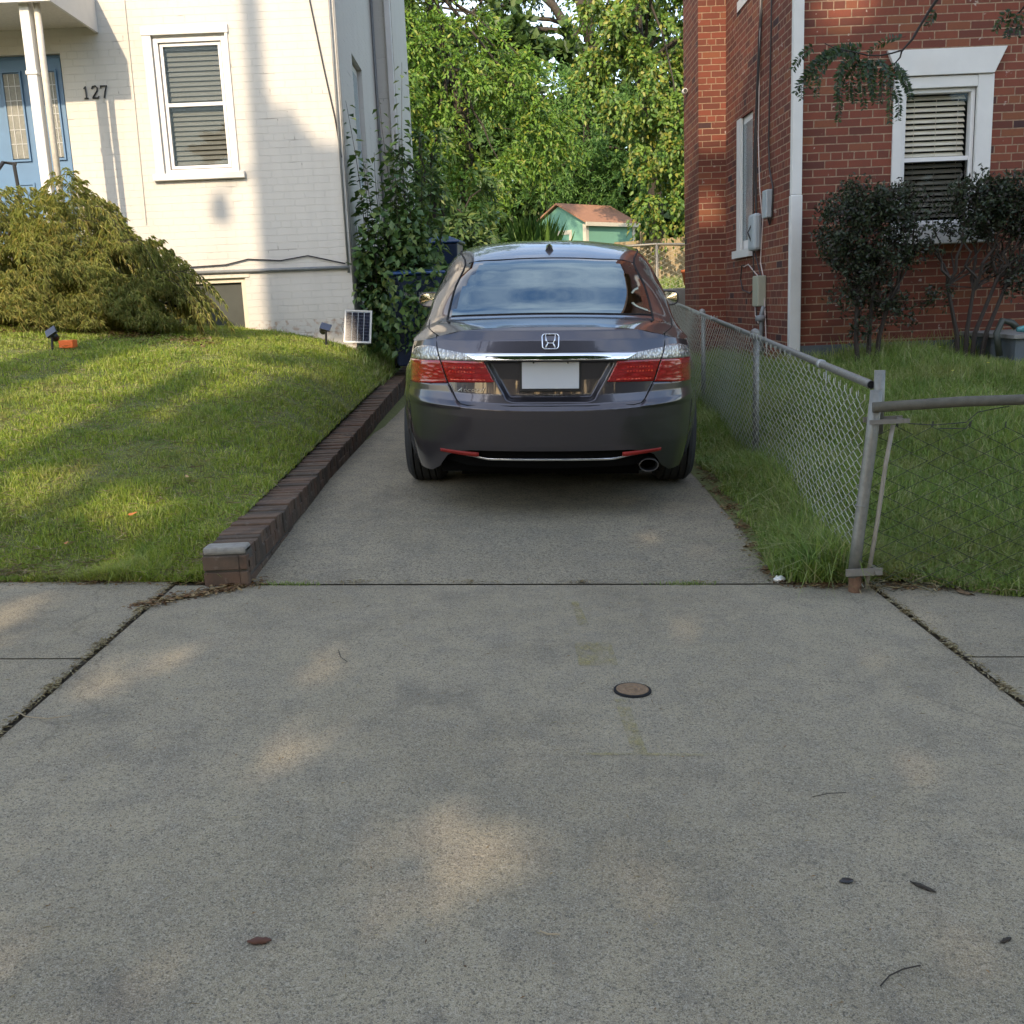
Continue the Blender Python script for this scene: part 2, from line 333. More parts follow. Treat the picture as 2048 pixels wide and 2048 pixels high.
# ------------------------------------------------------------------ terrain
def ease(u, p=1.5): u = np.clip(u, 0, 1); return 1 - (1 - u) ** p
def sstep(a, b, x): t = np.clip((x - a) / (b - a), 0, 1); return t * t * (3 - 2 * t)
def P_dr(Y): return np.interp(Y, [-1, 0, 4.2, 6.3, 10.8, 13, 14.5, 20, 40], [-.06, .01, .027, .131, .178, .22, .5, 1.6, 1.75])
def z_dr(x, Y): return P_dr(Y) - .042 * x
def z_curb(Y): return np.interp(Y, [4.1, 6.1, 7.7, 9.7, 12, 16], [.233, .275, .325, .395, .47, .57])
def z_left(x, Y):
    u = (Y - 4.25) / 4.75; L0 = .09 - .042 * (x + 1.3); L1 = np.minimum(.93 + .10 * (-1.74 - x), 1.2)
    Lh = L0 + (L1 - L0) * ease(u); d = np.maximum(-1.28 - x, 0)
    z = z_curb(Y) + (Lh - z_curb(Y)) * (1 - np.exp(-d / .35))
    return np.where(Y < 4.9, L0 + (z - L0) * sstep(4.2, 4.9, Y), z)
def x_fence(Y): return 1.475 + (Y - 4.1) * .0605
def x_dr(Y): return np.interp(Y, [4.2, 5, 6, 7, 14], [1.14, 1.2, 1.26, 1.29, 1.33])
def z_right(x, Y):
    zf = np.interp(Y, [4, 6.3, 9, 12, 14], [-.03, .09, .17, .26, .36]); xf = x_fence(Y)
    L0 = .02 - .042 * x; L1 = .60 - .01 * (x - 2.6); Lh = L0 + (L1 - L0) * ease((Y - 4.0) / 5.0, 1.3)
    a = zf + (Lh - zf) * (1 - np.exp(-np.maximum(x - xf, 0) / .45))
    t = np.clip((x - x_dr(Y)) / (xf - x_dr(Y)), 0, 1)
    return np.where(x < xf, z_dr(x, Y) + .015 + (zf - z_dr(x, Y) - .015) * t, a)
def sheet(name, x0, x1, y0, y1, fz, mat, nx=40, ny=60, kind='structure', dz=0, holes=None):
    xs = np.linspace(x0, x1, nx + 1); ys = np.linspace(y0, y1, ny + 1); X, Y = np.meshgrid(xs, ys)
    Z = fz(X, Y) + dz; o = grid(name, np.stack([X, Y, Z], -1), mat); tag(o, kind=kind); return o
def z_all(x, Y):
    z = z_dr(x, Y)
    z = np.where((x < -1.2) & (Y > 4.2), z_left(np.minimum(x, -1.28), Y) , z)
    z = np.where((x > 1.25) & (Y > 4.2) & (Y < 14), z_right(x, Y), z)
    zb = np.interp(Y, [12, 14.5, 20, 40, 80], [0, .5, 1.6, 1.75, 1.8]) - .02 * x
    z = np.where(Y > 12.5, z + (zb - z) * sstep(12.5, 15, Y), z)
    z = np.where(Y < -1.4, -.22 - .042 * x, z)
    return np.where(np.abs(x) > 8, np.clip(z, -.6, 2), z)
sheet('ground', -70, 70, -60, 130, lambda x, Y: np.where((np.abs(x) > 12) | (Y < -8), np.where(Y > 15, 1.7, -.4), z_all(x, Y)) , M['soil'], 200, 240, dz=-.16)
# ------------------------------------------------------------------ pavements
sheet('driveway', -1.14, 1.34, 4.222, 13.2, z_dr, M['concrete2'], 30, 90)
sheet('driveway_apron', -1.44, 1.50, -1.1, 4.205, z_dr, M['concrete'], 30, 60)
for k, (a, b) in enumerate(((-5.2, -1.458), (1.518, 5.5))):
    for y0, y1 in ((3.296, 4.26), (2.33, 3.286), (1.36, 2.32)):
        xs = (a, (a + b) / 2 - .02, b) if k == 0 else (a, (a + b) / 2, b)
        for q in range(2):
            x0 = xs[q] if q == 0 else xs[1] + .012; x1 = xs[1] if q == 0 else xs[2]
            sheet('sidewalk', x0, x1, y0, y1, z_dr, M['concrete'], 12, 8, dz=.004)
sheet('soil_in_joints', -5.3, 5.6, -1.1, 4.3, z_dr, M['joint'], 30, 30, dz=-.012)
sheet('road', -40, 40, -11, -1.35, lambda x, y: -.2 - .042 * np.clip(x, -9, 9) + 0 * y, M['asphalt'], 40, 10)
kb = MB(); kb.box(-9, 9, -1.35, -1.12, -.35, .0)
ko = kb.build('road_kerb', M['stone']); ko.rotation_euler = (0, R(2.4), 0); tag(ko, kind='structure')

# ------------------------------------------------------------------ lawns
sheet('lawn', -9, -1.302, 4.27, 11.6, z_left, M['soil'], 90, 90)
sheet('planting_strip', -1.66, -1.275, 11.6, 15.4, z_left, M['soil'], 12, 30)
sheet('side_lawn', 1.16, 9, 4.215, 9.5, lambda x, Y: z_right(np.maximum(x, x_dr(Y)), Y) - .008, M['soil'], 90, 60)
sheet('verge', 1.30, 2.75, 9.4, 14, lambda x, Y: z_right(x, Y) - .008, M['soil'], 20, 30)
def blades(name, X, Y, Z, h, w, lean, mat):
    n = len(X); a = rng.uniform(0, 2 * np.pi, n); la = rng.uniform(0, 2 * np.pi, n); ln = rng.gamma(2.2, lean / 2.2, n)
    B = np.stack([X, Y, Z - .004], -1); S = np.stack([np.cos(a), np.sin(a), 0 * a], -1) * (w / 2)[:, None]
    Dl = np.stack([np.cos(la), np.sin(la), 0 * la], -1)
    up = np.array([0, 0, 1.]); m = B + up * (h * .55)[:, None] + Dl * (h * ln * .3)[:, None]
    t = B + up * (h * np.clip(1 - ln * .35, .25, 1))[:, None] + Dl * (h * ln)[:, None]
    V = np.stack([B - S, B + S, m - S * .75, m + S * .75, t], 1).reshape(-1, 3); b = np.arange(n)[:, None] * 5
    F = np.concatenate([b + np.array([0, 1, 3]), b + np.array([0, 3, 2]), b + np.array([2, 3, 4])], 1).reshape(-1, 3)
    return tag(npmesh(name, V, F, mat), kind='stuff')
def noise2(x, y, s, seed=0):
    r = np.random.default_rng(seed); v = 0
    for k in range(6):
        a, p, f = r.uniform(0, 6.28), r.uniform(0, 6.28), s * r.uniform(.6, 1.7); v = v + np.sin((x * np.cos(a) + y * np.sin(a)) * f + p)
    return v / 3
n = 300000
Y = 4.24 + (11.5 - 4.24) * rng.random(n) ** 1.45; X = -1.298 - rng.random(n) * (1.3 + .52 * Y)
k = (X > -.56 * Y - .6); X, Y = X[k], Y[k]
h = rng.uniform(.02, .052, len(X)) * (1 + .35 * noise2(X, Y, 5) + .4 * noise2(X, Y, 16, 8)) * np.interp(Y, [4.2, 6, 11], [1.1, 1, 1])
h = np.clip(h, .015, .09); edge = (Y < 4.4); h = np.where(edge, h * 1.25, h)
blades('lawn_grass', X, Y, z_left(X, Y), h, rng.uniform(.003, .0055, len(X)) * np.interp(Y, [4, 11], [.9, 1.7]), .75, M['lawn'])
n = 9000
Y = 4.25 + 6.5 * rng.random(n) ** 1.5; X = -1.3 - rng.random(n) * (1.3 + .5 * Y)
def straws(name, X, Y, Z, L, w, mat, lift=.2):
    n = len(X); a = rng.uniform(0, 2 * np.pi, n); P = np.stack([X, Y, Z], -1)
    D = np.stack([np.cos(a), np.sin(a), rng.normal(0, lift, n)], -1); return tag(leaves(name, P, D, rnd(n, .3) + np.array([0, 0, 1]), L, w, mat, fold=.1, curl=.1), kind='stuff')
straws('grass_clippings', X, Y, z_left(X, Y) + .03, rng.uniform(.03, .09, n), .004, M['straw'])
n = 2600; X = rng.uniform(-1.62, -1.27, n); Y = rng.uniform(10.6, 15, n)
blades('strip_weeds', X, Y, z_left(X, Y), rng.uniform(.05, .16, n), rng.uniform(.006, .012, n), .7, M['longgrass'])
# right: long grass
n = 130000
Y = 4.0 + (9.25 - 4.0) * rng.random(n) ** 1.25; X = rng.uniform(0, 1, n); X = x_dr(Y) - .03 + X * (.62 * Y + .6 - x_dr(Y))
lowedge = x_dr(Y) + .04 * noise2(Y, Y * 0, 14, 5); k = (X > lowedge) & ~((X > 2.6) & (Y > 9.18)) & ((X > 1.16 + (Y - 4.2) * .1) | (Y > 4.27)) & ((Y > 4.2 - .2 * sstep(1.55, 2.1, X)))
X, Y = X[k], Y[k]
h = rng.uniform(.07, .17, len(X)) * (1 + .4 * noise2(X, Y, 4, 3)); h = np.where(X < x_fence(Y), h * np.interp(X - x_dr(Y), [0, .12, .25], [.5, 1.0, 1.35]), h * np.interp(Y, [4, 4.6, 8, 9.2], [.7, 1.0, 1.0, 1.35])); h = np.clip(h, .03, .3)
blades('long_grass', X, Y, z_right(X, Y), h, rng.uniform(.004, .0075, len(X)), .8, M['longgrass'])
n = 9000; Y = 9.2 + 4.5 * rng.random(n); X = rng.uniform(1.35, 2.5, n)
blades('verge_grass', X, Y, z_right(X, Y), rng.uniform(.08, .2, n), rng.uniform(.006, .01, n), .6, M['longgrass'])
n = 14000; Y = rng.uniform(13, 34, n); X = rng.uniform(-2, 7, n)
blades('backyard_grass', X, Y, z_all(X, Y) - .15, rng.uniform(.15, .32, n), rng.uniform(.02, .04, n), .6, M['longgrass'])
# litter in joints, along edges
n = 2600; Y = 4.26 + np.abs(rng.normal(0, .10, n)); X = rng.uniform(-5, -1.3, n)
straws('dry_thatch', X, Y, z_left(X, Y) + .02, rng.uniform(.03, .08, n), .0045, M['straw'])
n = 1500; Y = rng.uniform(4.0, 4.5, n); X = rng.uniform(1.4, 4.2, n)
straws('dry_thatch', X, Y, z_right(X, Y) + .03, rng.uniform(.03, .10, n), .0045, M['straw'])
def litter(name, segs, n, spread, L=(.012, .035), w=.007, z=None, mat='straw'):
    X = []; Y = []
    for (x0, y0, x1, y1, wt) in segs:
        m = int(n * wt); t = rng.random(m); t = t + .03 * np.sin(t * 40) ; X.append(x0 + (x1 - x0) * t + rng.normal(0, spread, m)); Y.append(y0 + (y1 - y0) * t + rng.normal(0, spread, m))
    X = np.concatenate(X); Y = np.concatenate(Y); Z = z(X, Y) + rng.uniform(.002, .012, len(X))
    return straws(name, X, Y, Z, rng.uniform(*L, len(X)), w, M[mat], .15)
litter('leaf_litter', [(-1.455, 1.6, -1.46, 4.2, .6), (1.52, 1.6, 1.515, 4.15, .55), (-1.9, 4.25, 1.2, 4.235, .12)], 2700, .0065, L=(.010, .028), w=.0055, z=z_dr)
litter('dry_leaf_litter', [(-1.5, 3.9, -1.1, 4.24, .3), (1.14, 4.2, 1.27, 6.6, .6), (1.15, 4.2, 3.2, 4.02, .5), (-5, 4.26, -1.3, 4.24, .8)], 2000, .025, (.015, .04), .012, z_dr, 'drybrown')
n = 1000; X = rng.uniform(-3, 3, n); Y = rng.uniform(1.4, 6, n)
straws('scattered_litter', X, Y, z_dr(X, Y) + .006, rng.uniform(.008, .03, n), .0025, M['straw'], .1)
n = 350; X = rng.uniform(-1.4, 2.2, n); Y = 1.4 + 3.4 * rng.random(n)
straws('dark_bits', X, Y, z_dr(X, Y) + .006, rng.uniform(.005, .014, n), .004, M['drybrown'], .1)
n = 260; X = rng.uniform(.85, 1.1, n) ; Y = rng.normal(4.215, .008, n)
for nm, xc, sdx in (('crack_weeds', .72, .06), ('crack_weeds', -.95, .07)):
    m_ = 160; X = rng.normal(xc, sdx, m_); Y = rng.normal(4.214, .01, m_)
    blades(nm, X, Y, z_dr(X, Y), rng.uniform(.01, .03, m_), np.full(m_, .003), 1., M['longgrass'])

# ------------------------------------------------------------------ brick kerb wall beside the driveway: every brick modelled on edge
cw = empty('brick_edging_wall', (-1.19, 4.06, .1), 'low dark brick edging wall running between the lawn and the driveway', 'garden wall')
def brickedge():
    caps = MB(); body = MB(); y = 4.30; L_, Yend = .062, 15.5
    while y < Yend:
        zt = float(z_curb(y)); a = random.uniform(-.006, .006); j = random.uniform(-.006, .005)
        caps.box(-1.285 + a, -1.098 + a, y, y + L_ - .008, zt - .105, zt + j, rot=None); y += L_
    ys = np.arange(4.215, 15.5, .25)
    body.box(-1.283, -1.10, 4.205, 4.30, .02, .232)
    for i in range(len(ys) - 1):
        zt = float(z_curb(ys[i])) - .03; body.box(-1.278, -1.104, max(ys[i], 4.26), ys[i + 1], -.02, zt)
    return caps, body
caps, body = brickedge()
def edgebrick():
    m = N('dark_worn_brick'); r = m.isl(); c = m.ramp(r, (.1, (.105, .066, .046)), (.5, (.135, .092, .064)), (.9, (.080, .062, .047)))
    c = m.mix(m.ramp(m.noise(9, 6), (.45, 0.), (.7, .7)), c, (.045, .04, .034)); c = m.mix(m.ramp(m.noise(24, 4), (.6, 0.), (.75, .6)), c, (.22, .19, .16))
    return m.fin(m.bsdf(c, .9, nrm=m.bump(m.noise(120, 4), .003), spec=.2))
M['edgebrick'] = edgebrick(); M['edgemortar'] = plain('dirty_mortar', (.085, .075, .062), .95, var=.4, sc=30, bump=.004)
caps.build('cap_bricks', M['edgebrick'], None, bevel=.004).parent = cw
body.build('mortar_core', M['edgemortar'], None).parent = cw
sb = MB()
for z0, z1 in ((.055, .120), (.132, .196)):
    y = 4.24 if z0 < .1 else 4.14
    while y < 15.4:
        dz = float(z_curb(y)) - .25 if y > 5 else (float(z_curb(y)) - .25); y0 = max(y, 4.215)
        sb.box(-1.13, -1.097, y0, y + .192, z0 + dz * .55, z1 + dz * .75); y += .203
sb.box(-1.284, -1.131, 4.192, 4.24, .07, .138); sb.box(-1.284, -1.131, 4.192, 4.24, .148, .208)
sb.box(-1.131, -1.097, 4.192, 4.24, .07, .138); sb.box(-1.131, -1.097, 4.192, 4.24, .148, .208)
sb.build('side_bricks', M['edgebrick'], None, bevel=.004).parent = cw
mc = MB(); mc.box(-1.282, -1.10, 4.198, 4.295, .212, .246)
mo = mc.build('mortar_cap', plain('pale_mortar_cap', (.34, .32, .28), .95, var=.45, sc=35, bump=.008), None, bevel=.012); mo.parent = cw
for c in cw.children: c.matrix_parent_inverse = cw.matrix_basis.inverted()
cw.location.x -= .027
def adopt(root):
    for c in root.children: c.matrix_parent_inverse = root.matrix_basis.inverted()

# ------------------------------------------------------------------ wall with openings
def wall(mb, axis, w, u0, u1, z0, z1, holes=(), depth=.12, sgn=1, mi=0):
    """axis 'y': plane Y=w spanning x; axis 'x': plane X=w spanning y; reveals go inward by depth*sgn"""
    us = sorted({u0, u1, *[h[0] for h in holes], *[h[1] for h in holes]}); zs = sorted({z0, z1, *[h[2] for h in holes], *[h[3] for h in holes]})
    def pt(u, z, d=0): return (u, w + d * sgn, z) if axis == 'y' else (w + d * sgn, u, z)
    for a, b in zip(us, us[1:]):
        for c, d in zip(zs, zs[1:]):
            mu, mz = (a + b) / 2, (c + d) / 2
            if any(h[0] < mu < h[1] and h[2] < mz < h[3] for h in holes): continue
            mb.add([pt(a, c), pt(b, c), pt(b, d), pt(a, d)], [(0, 1, 2, 3)], mi)
    for a, b, c, d in holes:
        for p, q in (((a, c), (b, c)), ((b, c), (b, d)), ((b, d), (a, d)), ((a, d), (a, c))):
            mb.add([pt(*p), pt(*q), pt(*q, depth), pt(*p, depth)], [(0, 1, 2, 3)], mi)
def frame_boxes(mb, x0, x1, z0, z1, y0, y1, t, mi=0, tb=None):
    tb = t if tb is None else tb
    mb.box(x0, x0 + t, y0, y1, z0, z1, mi); mb.box(x1 - t, x1, y0, y1, z0, z1, mi)
    mb.box(x0 + t, x1 - t, y0, y1, z0, z0 + tb, mi); mb.box(x0 + t, x1 - t, y0, y1, z1 - t, z1, mi)
def slats(mb, x0, x1, y, z0, z1, pitch, tilt=35, w=.05):
    z = z1; c, s_ = math.cos(R(tilt)) * w / 2, math.sin(R(tilt)) * w / 2
    while z > z0:
        mb.add([(x0, y - c, z - s_), (x1, y - c, z - s_), (x1, y + c, z + s_), (x0, y + c, z + s_)], [(0, 1, 2, 3)])
        mb.add([(x0, y - c, z - s_ - .003), (x1, y - c, z - s_ - .003), (x1, y + c, z + s_ - .003), (x0, y + c, z + s_ - .003)], [(3, 2, 1, 0)]); z -= pitch
# ------------------------------------------------------------------ white painted brick house
YW = 11.5
wh = empty('white_brick_house', (-4, YW, .9), 'white painted brick house with blue front door, numbered 127, left of the driveway', 'house')
b = MB()
wall(b, 'y', YW, -9, -1.64, .2, 6.2, [(-3.56, -2.79, 2.70, 4.08), (-3.75, -2.81, .75, 1.64), (-5.75, -4.53, 1.9, 3.96)], .11)
wall(b, 'x', -1.64, YW, 15.05, .0, 6.2, [(12.72, 13.6, 2.6, 4.12)], .12, -1)
wall(b, 'y', 15.05, -1.64, -1.36, .0, 6.2)
wall(b, 'x', -1.36, 15.05, 17.4, .0, 6.2)
wall(b, 'y', 17.4, -9, -1.36, .0, 6.2, sgn=-1); b.add([(-9, YW, 6.2), (-1.64, YW, 6.2), (-1.64, 17.4, 6.2), (-9, 17.4, 6.2)], [(0, 1, 2, 3)])
wall(b, 'x', -9, YW, 17.4, 0, 6.2)
b.build('wall', M['whitebrick'], wh)
b = MB(); b.box(-9.1, -1.4, YW - .3, 17.5, 6.2, 6.35); b.build('roof', M['shingle'], wh)
# window
w = MB(); frame_boxes(w, -3.56, -2.79, 2.70, 4.08, YW + .02, YW + .10, .055, tb=.05); wf = w.build('window', M['winframe'], wh, bevel=.003)
f = MB(); frame_boxes(f, -3.495, -2.855, 2.76, 4.02, YW + .045, YW + .085, .03); f.box(-3.465, -2.885, YW + .04, YW + .08, 3.39, 3.425); f.build('sash', M['winframe'], wf)
f = MB(); f.box(-3.47, -2.88, YW + .062, YW + .066, 2.78, 4.0); f.build('pane', M['glass'], wf)
f = MB(); slats(f, -3.45, -2.90, YW + .12, 2.80, 3.98, .05, 62); f.box(-3.46, -2.89, YW + .1, YW + .13, 3.96, 4.0); f.build('blind', M['blind'], wf)
f = MB(); f.box(-3.6, -2.75, YW + .17, YW + .9, 2.6, 4.2); f.build('dark_room', M['room'], wf)
t = MB(); t.box(-3.655, -3.56, YW - .02, YW + .01, 2.70, 4.17); t.box(-2.79, -2.76, YW - .02, YW + .01, 2.70, 4.17); t.box(-3.66, -2.75, YW - .028, YW + .01, 4.09, 4.175)
t.build('window_trim', M['white'], wh, bevel=.004)
t = MB(); t.box(-3.68, -2.70, YW - .06, YW + .02, 2.635, 2.705); t.build('window_sill', M['white'], wh, bevel=.006)
# side window
w = MB(); w.box(-1.76, -1.70, 12.74, 13.58, 2.62, 4.1); w.build('side_window', M['winframe'], wh)
w = MB(); w.box(-1.70, -1.695, 12.82, 13.5, 2.7, 4.02); w.build('side_window_pane', M['glass'], wh)
# basement window
w = MB(); frame_boxes(w, -3.75, -2.81, .85, 1.60, YW + .03, YW + .09, .05); bw = w.build('basement_window', M['cream'], wh)
w = MB(); w.box(-3.70, -2.86, YW + .07, YW + .075, .8, 1.56); w.build('basement_pane', plain('dull_glass', (.08, .085, .075), .25, var=.3, sc=5), bw)
t = MB(); t.box(-3.8, -2.76, YW - .01, YW + .05, 1.60, 1.64); t.build('basement_lintel', M['whiteold'], wh)
# door
d = MB(); d.box(-5.75, -4.53, YW + .07, YW + .11, 1.9, 3.96); dr = d.build('front_door_surround', M['blue'], wh)
def doorleaf(x0, x1, nm, panel=True):
    d = MB(); d.box(x0, x1, YW + .035, YW + .07, 1.92, 3.92); o = d.build(nm, M['blue'], wh, bevel=.004)
    g = MB(); cx = (x0 + x1) / 2; hw = min((x1 - x0) / 2 - .07, .085); g.box(cx - hw, cx + hw, YW + .022, YW + .034, 2.93, 3.78)
    g.build('leaded_glass', M['lead'], o)
    ln = MB(); frame_boxes(ln, cx - hw - .02, cx + hw + .02, 2.90, 3.81, YW + .012, YW + .03, .018)
    frame_boxes(ln, cx - hw - .02, cx + hw + .02, 2.12, 2.68, YW + .022, YW + .035, .02); ln.build('moulding', M['blue'], o)
    ld = MB()
    for q in range(1, 6): ld.box(cx - hw, cx + hw, YW + .016, YW + .022, 2.93 + q * .145, 2.936 + q * .145)
    for q in (-.4, .4): ld.box(cx + hw * q - .003, cx + hw * q + .003, YW + .016, YW + .022, 2.93, 3.78)
    ld.build('lead_lines', M['silver'], o)
    return o
doorleaf(-5.34, -4.82, 'front_door'); doorleaf(-4.80, -4.55, 'sidelight')
# numerals 1 2 7
def strokes(mb, pts, r=.008):
    mb.tube([(x, YW - .012, z) for x, z in pts], r, 6)
for nm, cx, segs in (('numeral', -4.30, [[(-.018, .035), (0, .06), (0, -.06)], [(-.02, -.06), (.02, -.06)]]),
                     ('numeral', -4.205, [[(-.03, .03), (-.02, .055), (.008, .062), (.028, .042), (.024, .012), (-.028, -.055)], [(-.03, -.058), (.034, -.058), (.036, -.04)]]),
                     ('numeral', -4.11, [[(-.03, .035), (-.03, .058), (.034, .058), (.012, .0), (-.002, -.062)]])):
    mb = MB()
    for s_ in segs: strokes(mb, [(cx + a, 3.56 + c) for a, c in s_], .0085)
    mb.build(nm, M['black'], wh)
# conduits, cables, downspout
c = MB(); c.tube([(-3.79, YW - .01, 5.2), (-3.80, YW - .01, 3.6), (-3.82, YW - .01, 2.2)], .006, 6); c.build('thin_conduit', M['whiteold'], wh)
c = MB(); c.tube([(-3.4, YW - .03, 1.67), (-1.66, YW - .03, 1.66)], .018, 8)
c.tube([(-1.67, YW - .03, 6.15), (-1.67, YW - .03, 1.60)], .012, 8); c.build('pipe', M['conduit'], wh, True)
for x_, y_, r_ in ((-1.63, YW + .02, .014), (-1.62, 15.0, .018)):
    c = MB(); c.tube([(x_, y_, 6.15), (x_, y_, 1.0)], r_, 8); c.build('riser_pipe', M['conduit'], wh, True)
c = MB(); c.tube([(-3.4, YW - .02, 1.73), (-3.0, YW - .02, 1.74), (-2.75, YW - .02, 1.79), (-2.4, YW - .02, 1.76), (-2.1, YW - .02, 1.80), (-1.7, YW - .02, 1.70)], .007, 6)
c.tube([(-1.95, YW - .02, 5.2), (-1.88, YW - .02, 4.4), (-1.78, YW - .02, 3.7), (-1.70, YW - .02, 3.2), (-1.66, YW - .02, 2.8)], .008, 6); c.build('cable', M['cable'], wh)
c = MB(); c.box(-1.45, -1.37, 14.95, 15.04, 2, 6.15); c.build('downspout', M['white'], wh, bevel=.01)
c = MB(); c.box(-1.63, -1.52, 11.9, 12.05, 1.55, 1.85); c.build('meter_box', M['boxtan'], wh, bevel=.01)
# porch
pr = MB(); pr.box(-9, -4.13, 10.38, YW - .002, 4.20, 4.50); po = pr.build('porch_roof', M['whiteold'], wh)
pr = MB(); pr.box(-9, -4.10, 10.33, 10.38, 4.14, 4.52); pr.box(-4.13, -4.10, 10.38, YW - .003, 4.14, 4.52); pr.build('fascia', M['white'], po)
pr = MB(); pr.box(-4.44, -4.345, 10.42, 10.515, 1.9, 4.20); pr.box(-4.45, -4.335, 10.41, 10.525, 3.52, 3.56); pr.build('porch_post', M['white'], wh, bevel=.008)
pr = MB(); pr.tube([(-4.285, 10.47, 4.2), (-4.29, 10.47, 3.7), (-4.28, 10.47, 1.9)], .032, 10); pr.build('porch_downspout', M['whiteold'], wh, True)
pr = MB(); pr.box(-9, -4.2, 10.2, YW - .004, .6, 1.9); pr.build('porch_floor', M['stone'], wh)
pr = MB(); pr.tube([(-5.05, 9.6, 1.3), (-5.05, 9.6, 1.9), (-4.72, 10.3, 2.72), (-4.60, 10.3, 2.70)], .018, 8); pr.tube([(-4.62, 10.3, 2.70), (-4.58, 10.3, 1.9)], .018, 8); pr.build('handrail', M['black'], wh)
adopt(wh)

# ------------------------------------------------------------------ red brick house
YB, XB = 9.3, 2.6
bh = empty('red_brick_house', (XB, YB, .5), 'red brick house with white trimmed window and white downspout, right of the driveway', 'house')
b = MB()
wall(b, 'y', YB, XB, 9.5, .72, 7.5, [(3.48, 4.20, 1.72, 2.93)], .12)
wall(b, 'x', XB, YB, 12.2, .0, 7.5, [(10.92, 11.58, 1.64, 3.02)], .11, 1)
wall(b, 'y', 12.2, 2.29, XB, .0, 7.5)
wall(b, 'x', 2.29, 12.2, 13.15, .0, 7.5)
wall(b, 'y', 13.15, 2.29, 9.5, .0, 7.5, sgn=-1)
b.add([(2.29, 12.2, 7.5), (2.29, 13.15, 7.5), (9.5, 13.15, 7.5), (9.5, YB, 7.5), (XB, YB, 7.5), (XB, 12.2, 7.5)], [(5, 4, 3, 2, 1, 0)])
b.build('wall', M['redbrick'], bh)
b = MB(); b.box(XB, 9.5, YB - .012, YB + .1, .2, .72); b.build('foundation', M['found'], bh)
b = MB(); b.box(2.4, 9.6, YB - .3, 13.3, 7.5, 7.7); b.build('roof', M['shingle'], bh)
# front window: splayed head, wide trim
h_ = MB(); y0, y1 = YB - .035, YB + .01
h_.add([(3.45, y0, 2.96), (4.27, y0, 2.96), (4.37, y0, 3.17), (3.35, y0, 3.17), (3.45, y1, 2.96), (4.27, y1, 2.96), (4.37, y1, 3.17), (3.35, y1, 3.17)], [(0, 1, 2, 3), (0, 3, 7, 4), (1, 5, 6, 2), (3, 2, 6, 7), (0, 4, 5, 1)])
h_.build('window_head', M['white'], bh, bevel=.004)
t = MB(); t.box(3.42, 3.51, YB - .015, YB + .02, 1.72, 2.958); t.box(4.14, 4.28, YB - .015, YB + .02, 1.72, 2.958); t.box(3.51, 4.14, YB - .012, YB + .02, 2.86, 2.955); t.build('window_trim', M['white'], bh, bevel=.005)
t = MB(); t.box(3.38, 4.32, YB - .07, YB + .02, 1.56, 1.72); t.build('window_sill', M['white'], bh, bevel=.006)
w = MB(); frame_boxes(w, 3.51, 4.14, 1.73, 2.86, YB + .025, YB + .10, .035); wf = w.build('window', M['winframe'], bh, bevel=.003)
f = MB(); f.box(3.545, 4.105, YB + .04, YB + .08, 2.265, 2.30); f.build('meeting_rail', M['winframe'], wf)
f = MB(); f.box(3.545, 4.105, YB + .06, YB + .064, 2.30, 2.83); f.build('pane', M['clearglass'], wf)
f = MB(); f.box(3.545, 4.105, YB + .05, YB + .054, 1.76, 2.265); f.build('screen', M['screen'], wf)
f = MB(); slats(f, 3.56, 4.09, YB + .12, 1.78, 2.80, .047, 46, .047); f.build('blind', plain('cream_blind', (.66, .62, .50), .5, var=.05), wf)
f = MB()
for x in (3.64, 3.83, 4.02): f.box(x, x + .003, YB + .09, YB + .093, 1.8, 2.8)
f.build('blind_cord', M['cream'], wf)
f = MB(); f.box(3.4, 4.25, YB + .2, YB + 1, 1.6, 3.0); f.build('dark_room', M['room'], wf)
# side window
w = MB(); w.box(XB + .03, XB + .10, 10.92, 11.58, 1.66, 3.02); sw = w.build('side_window', M['winframe'], bh)
w = MB(); w.box(XB + .022, XB + .03, 11.0, 11.5, 1.76, 2.95); w.build('side_pane', M['glass'], sw)
w = MB(); w.box(XB - .012, XB + .02, 11.44, 11.60, 1.66, 3.02); w.build('side_window_trim', M['white'], bh)
w = MB(); w.box(XB - .05, XB + .02, 10.86, 11.66, 1.58, 1.66); w.build('side_sill', M['white'], bh)
w = MB(); w.box(XB - .012, XB + .02, 10.9, 11.6, 4.1, 4.2); w.build('upper_sill', M['white'], bh)
# downspout
d = MB(); d.box(2.53, 2.63, YB - .085, YB - .012, .55, 2.02); d.box(2.535, 2.625, YB - .08, YB - .014, 2.02, 7.4); d.build('downspout', M['white'], bh, bevel=.008)
# utilities
def ubox(nm, y, z, dy, dz, dx, mat, parts=True):
    d = MB(); d.box(XB - dx, XB - .001, y - dy / 2, y + dy / 2, z - dz / 2, z + dz / 2); o = d.build(nm, mat, bh, bevel=.012)
    return o
ubox('cable_box', 10.16, 2.03, .16, .26, .07, M['boxgrey']); ubox('lower_box', 10.42, 1.22, .22, .30, .09, M['boxtan'])
d = MB(); d.box(XB - .09, XB - .001, 10.50, 10.74, 1.62, 1.98); d.build('meter_box', M['boxgrey'], bh, bevel=.03)
d = MB(); d.tube([(XB - .03, 10.30, 1.07), (XB - .05, 10.30, 1.0), (XB - .05, 10.30, .4)], [.022, .022, .028], 10); d.lathe([(0, .04), (.05, .03), (.055, -.02), (0, -.03)], (XB - .06, 10.30, .95), 12); d.build('standpipe', M['conduit'], bh, True)
c = MB(); X_ = XB - .02
c.tube([(X_, 10.5, 5.5), (X_, 10.52, 3.9), (X_, 10.72, 2.9), (X_, 10.74, 2.3), (X_, 10.66, 1.95)], .008, 6)
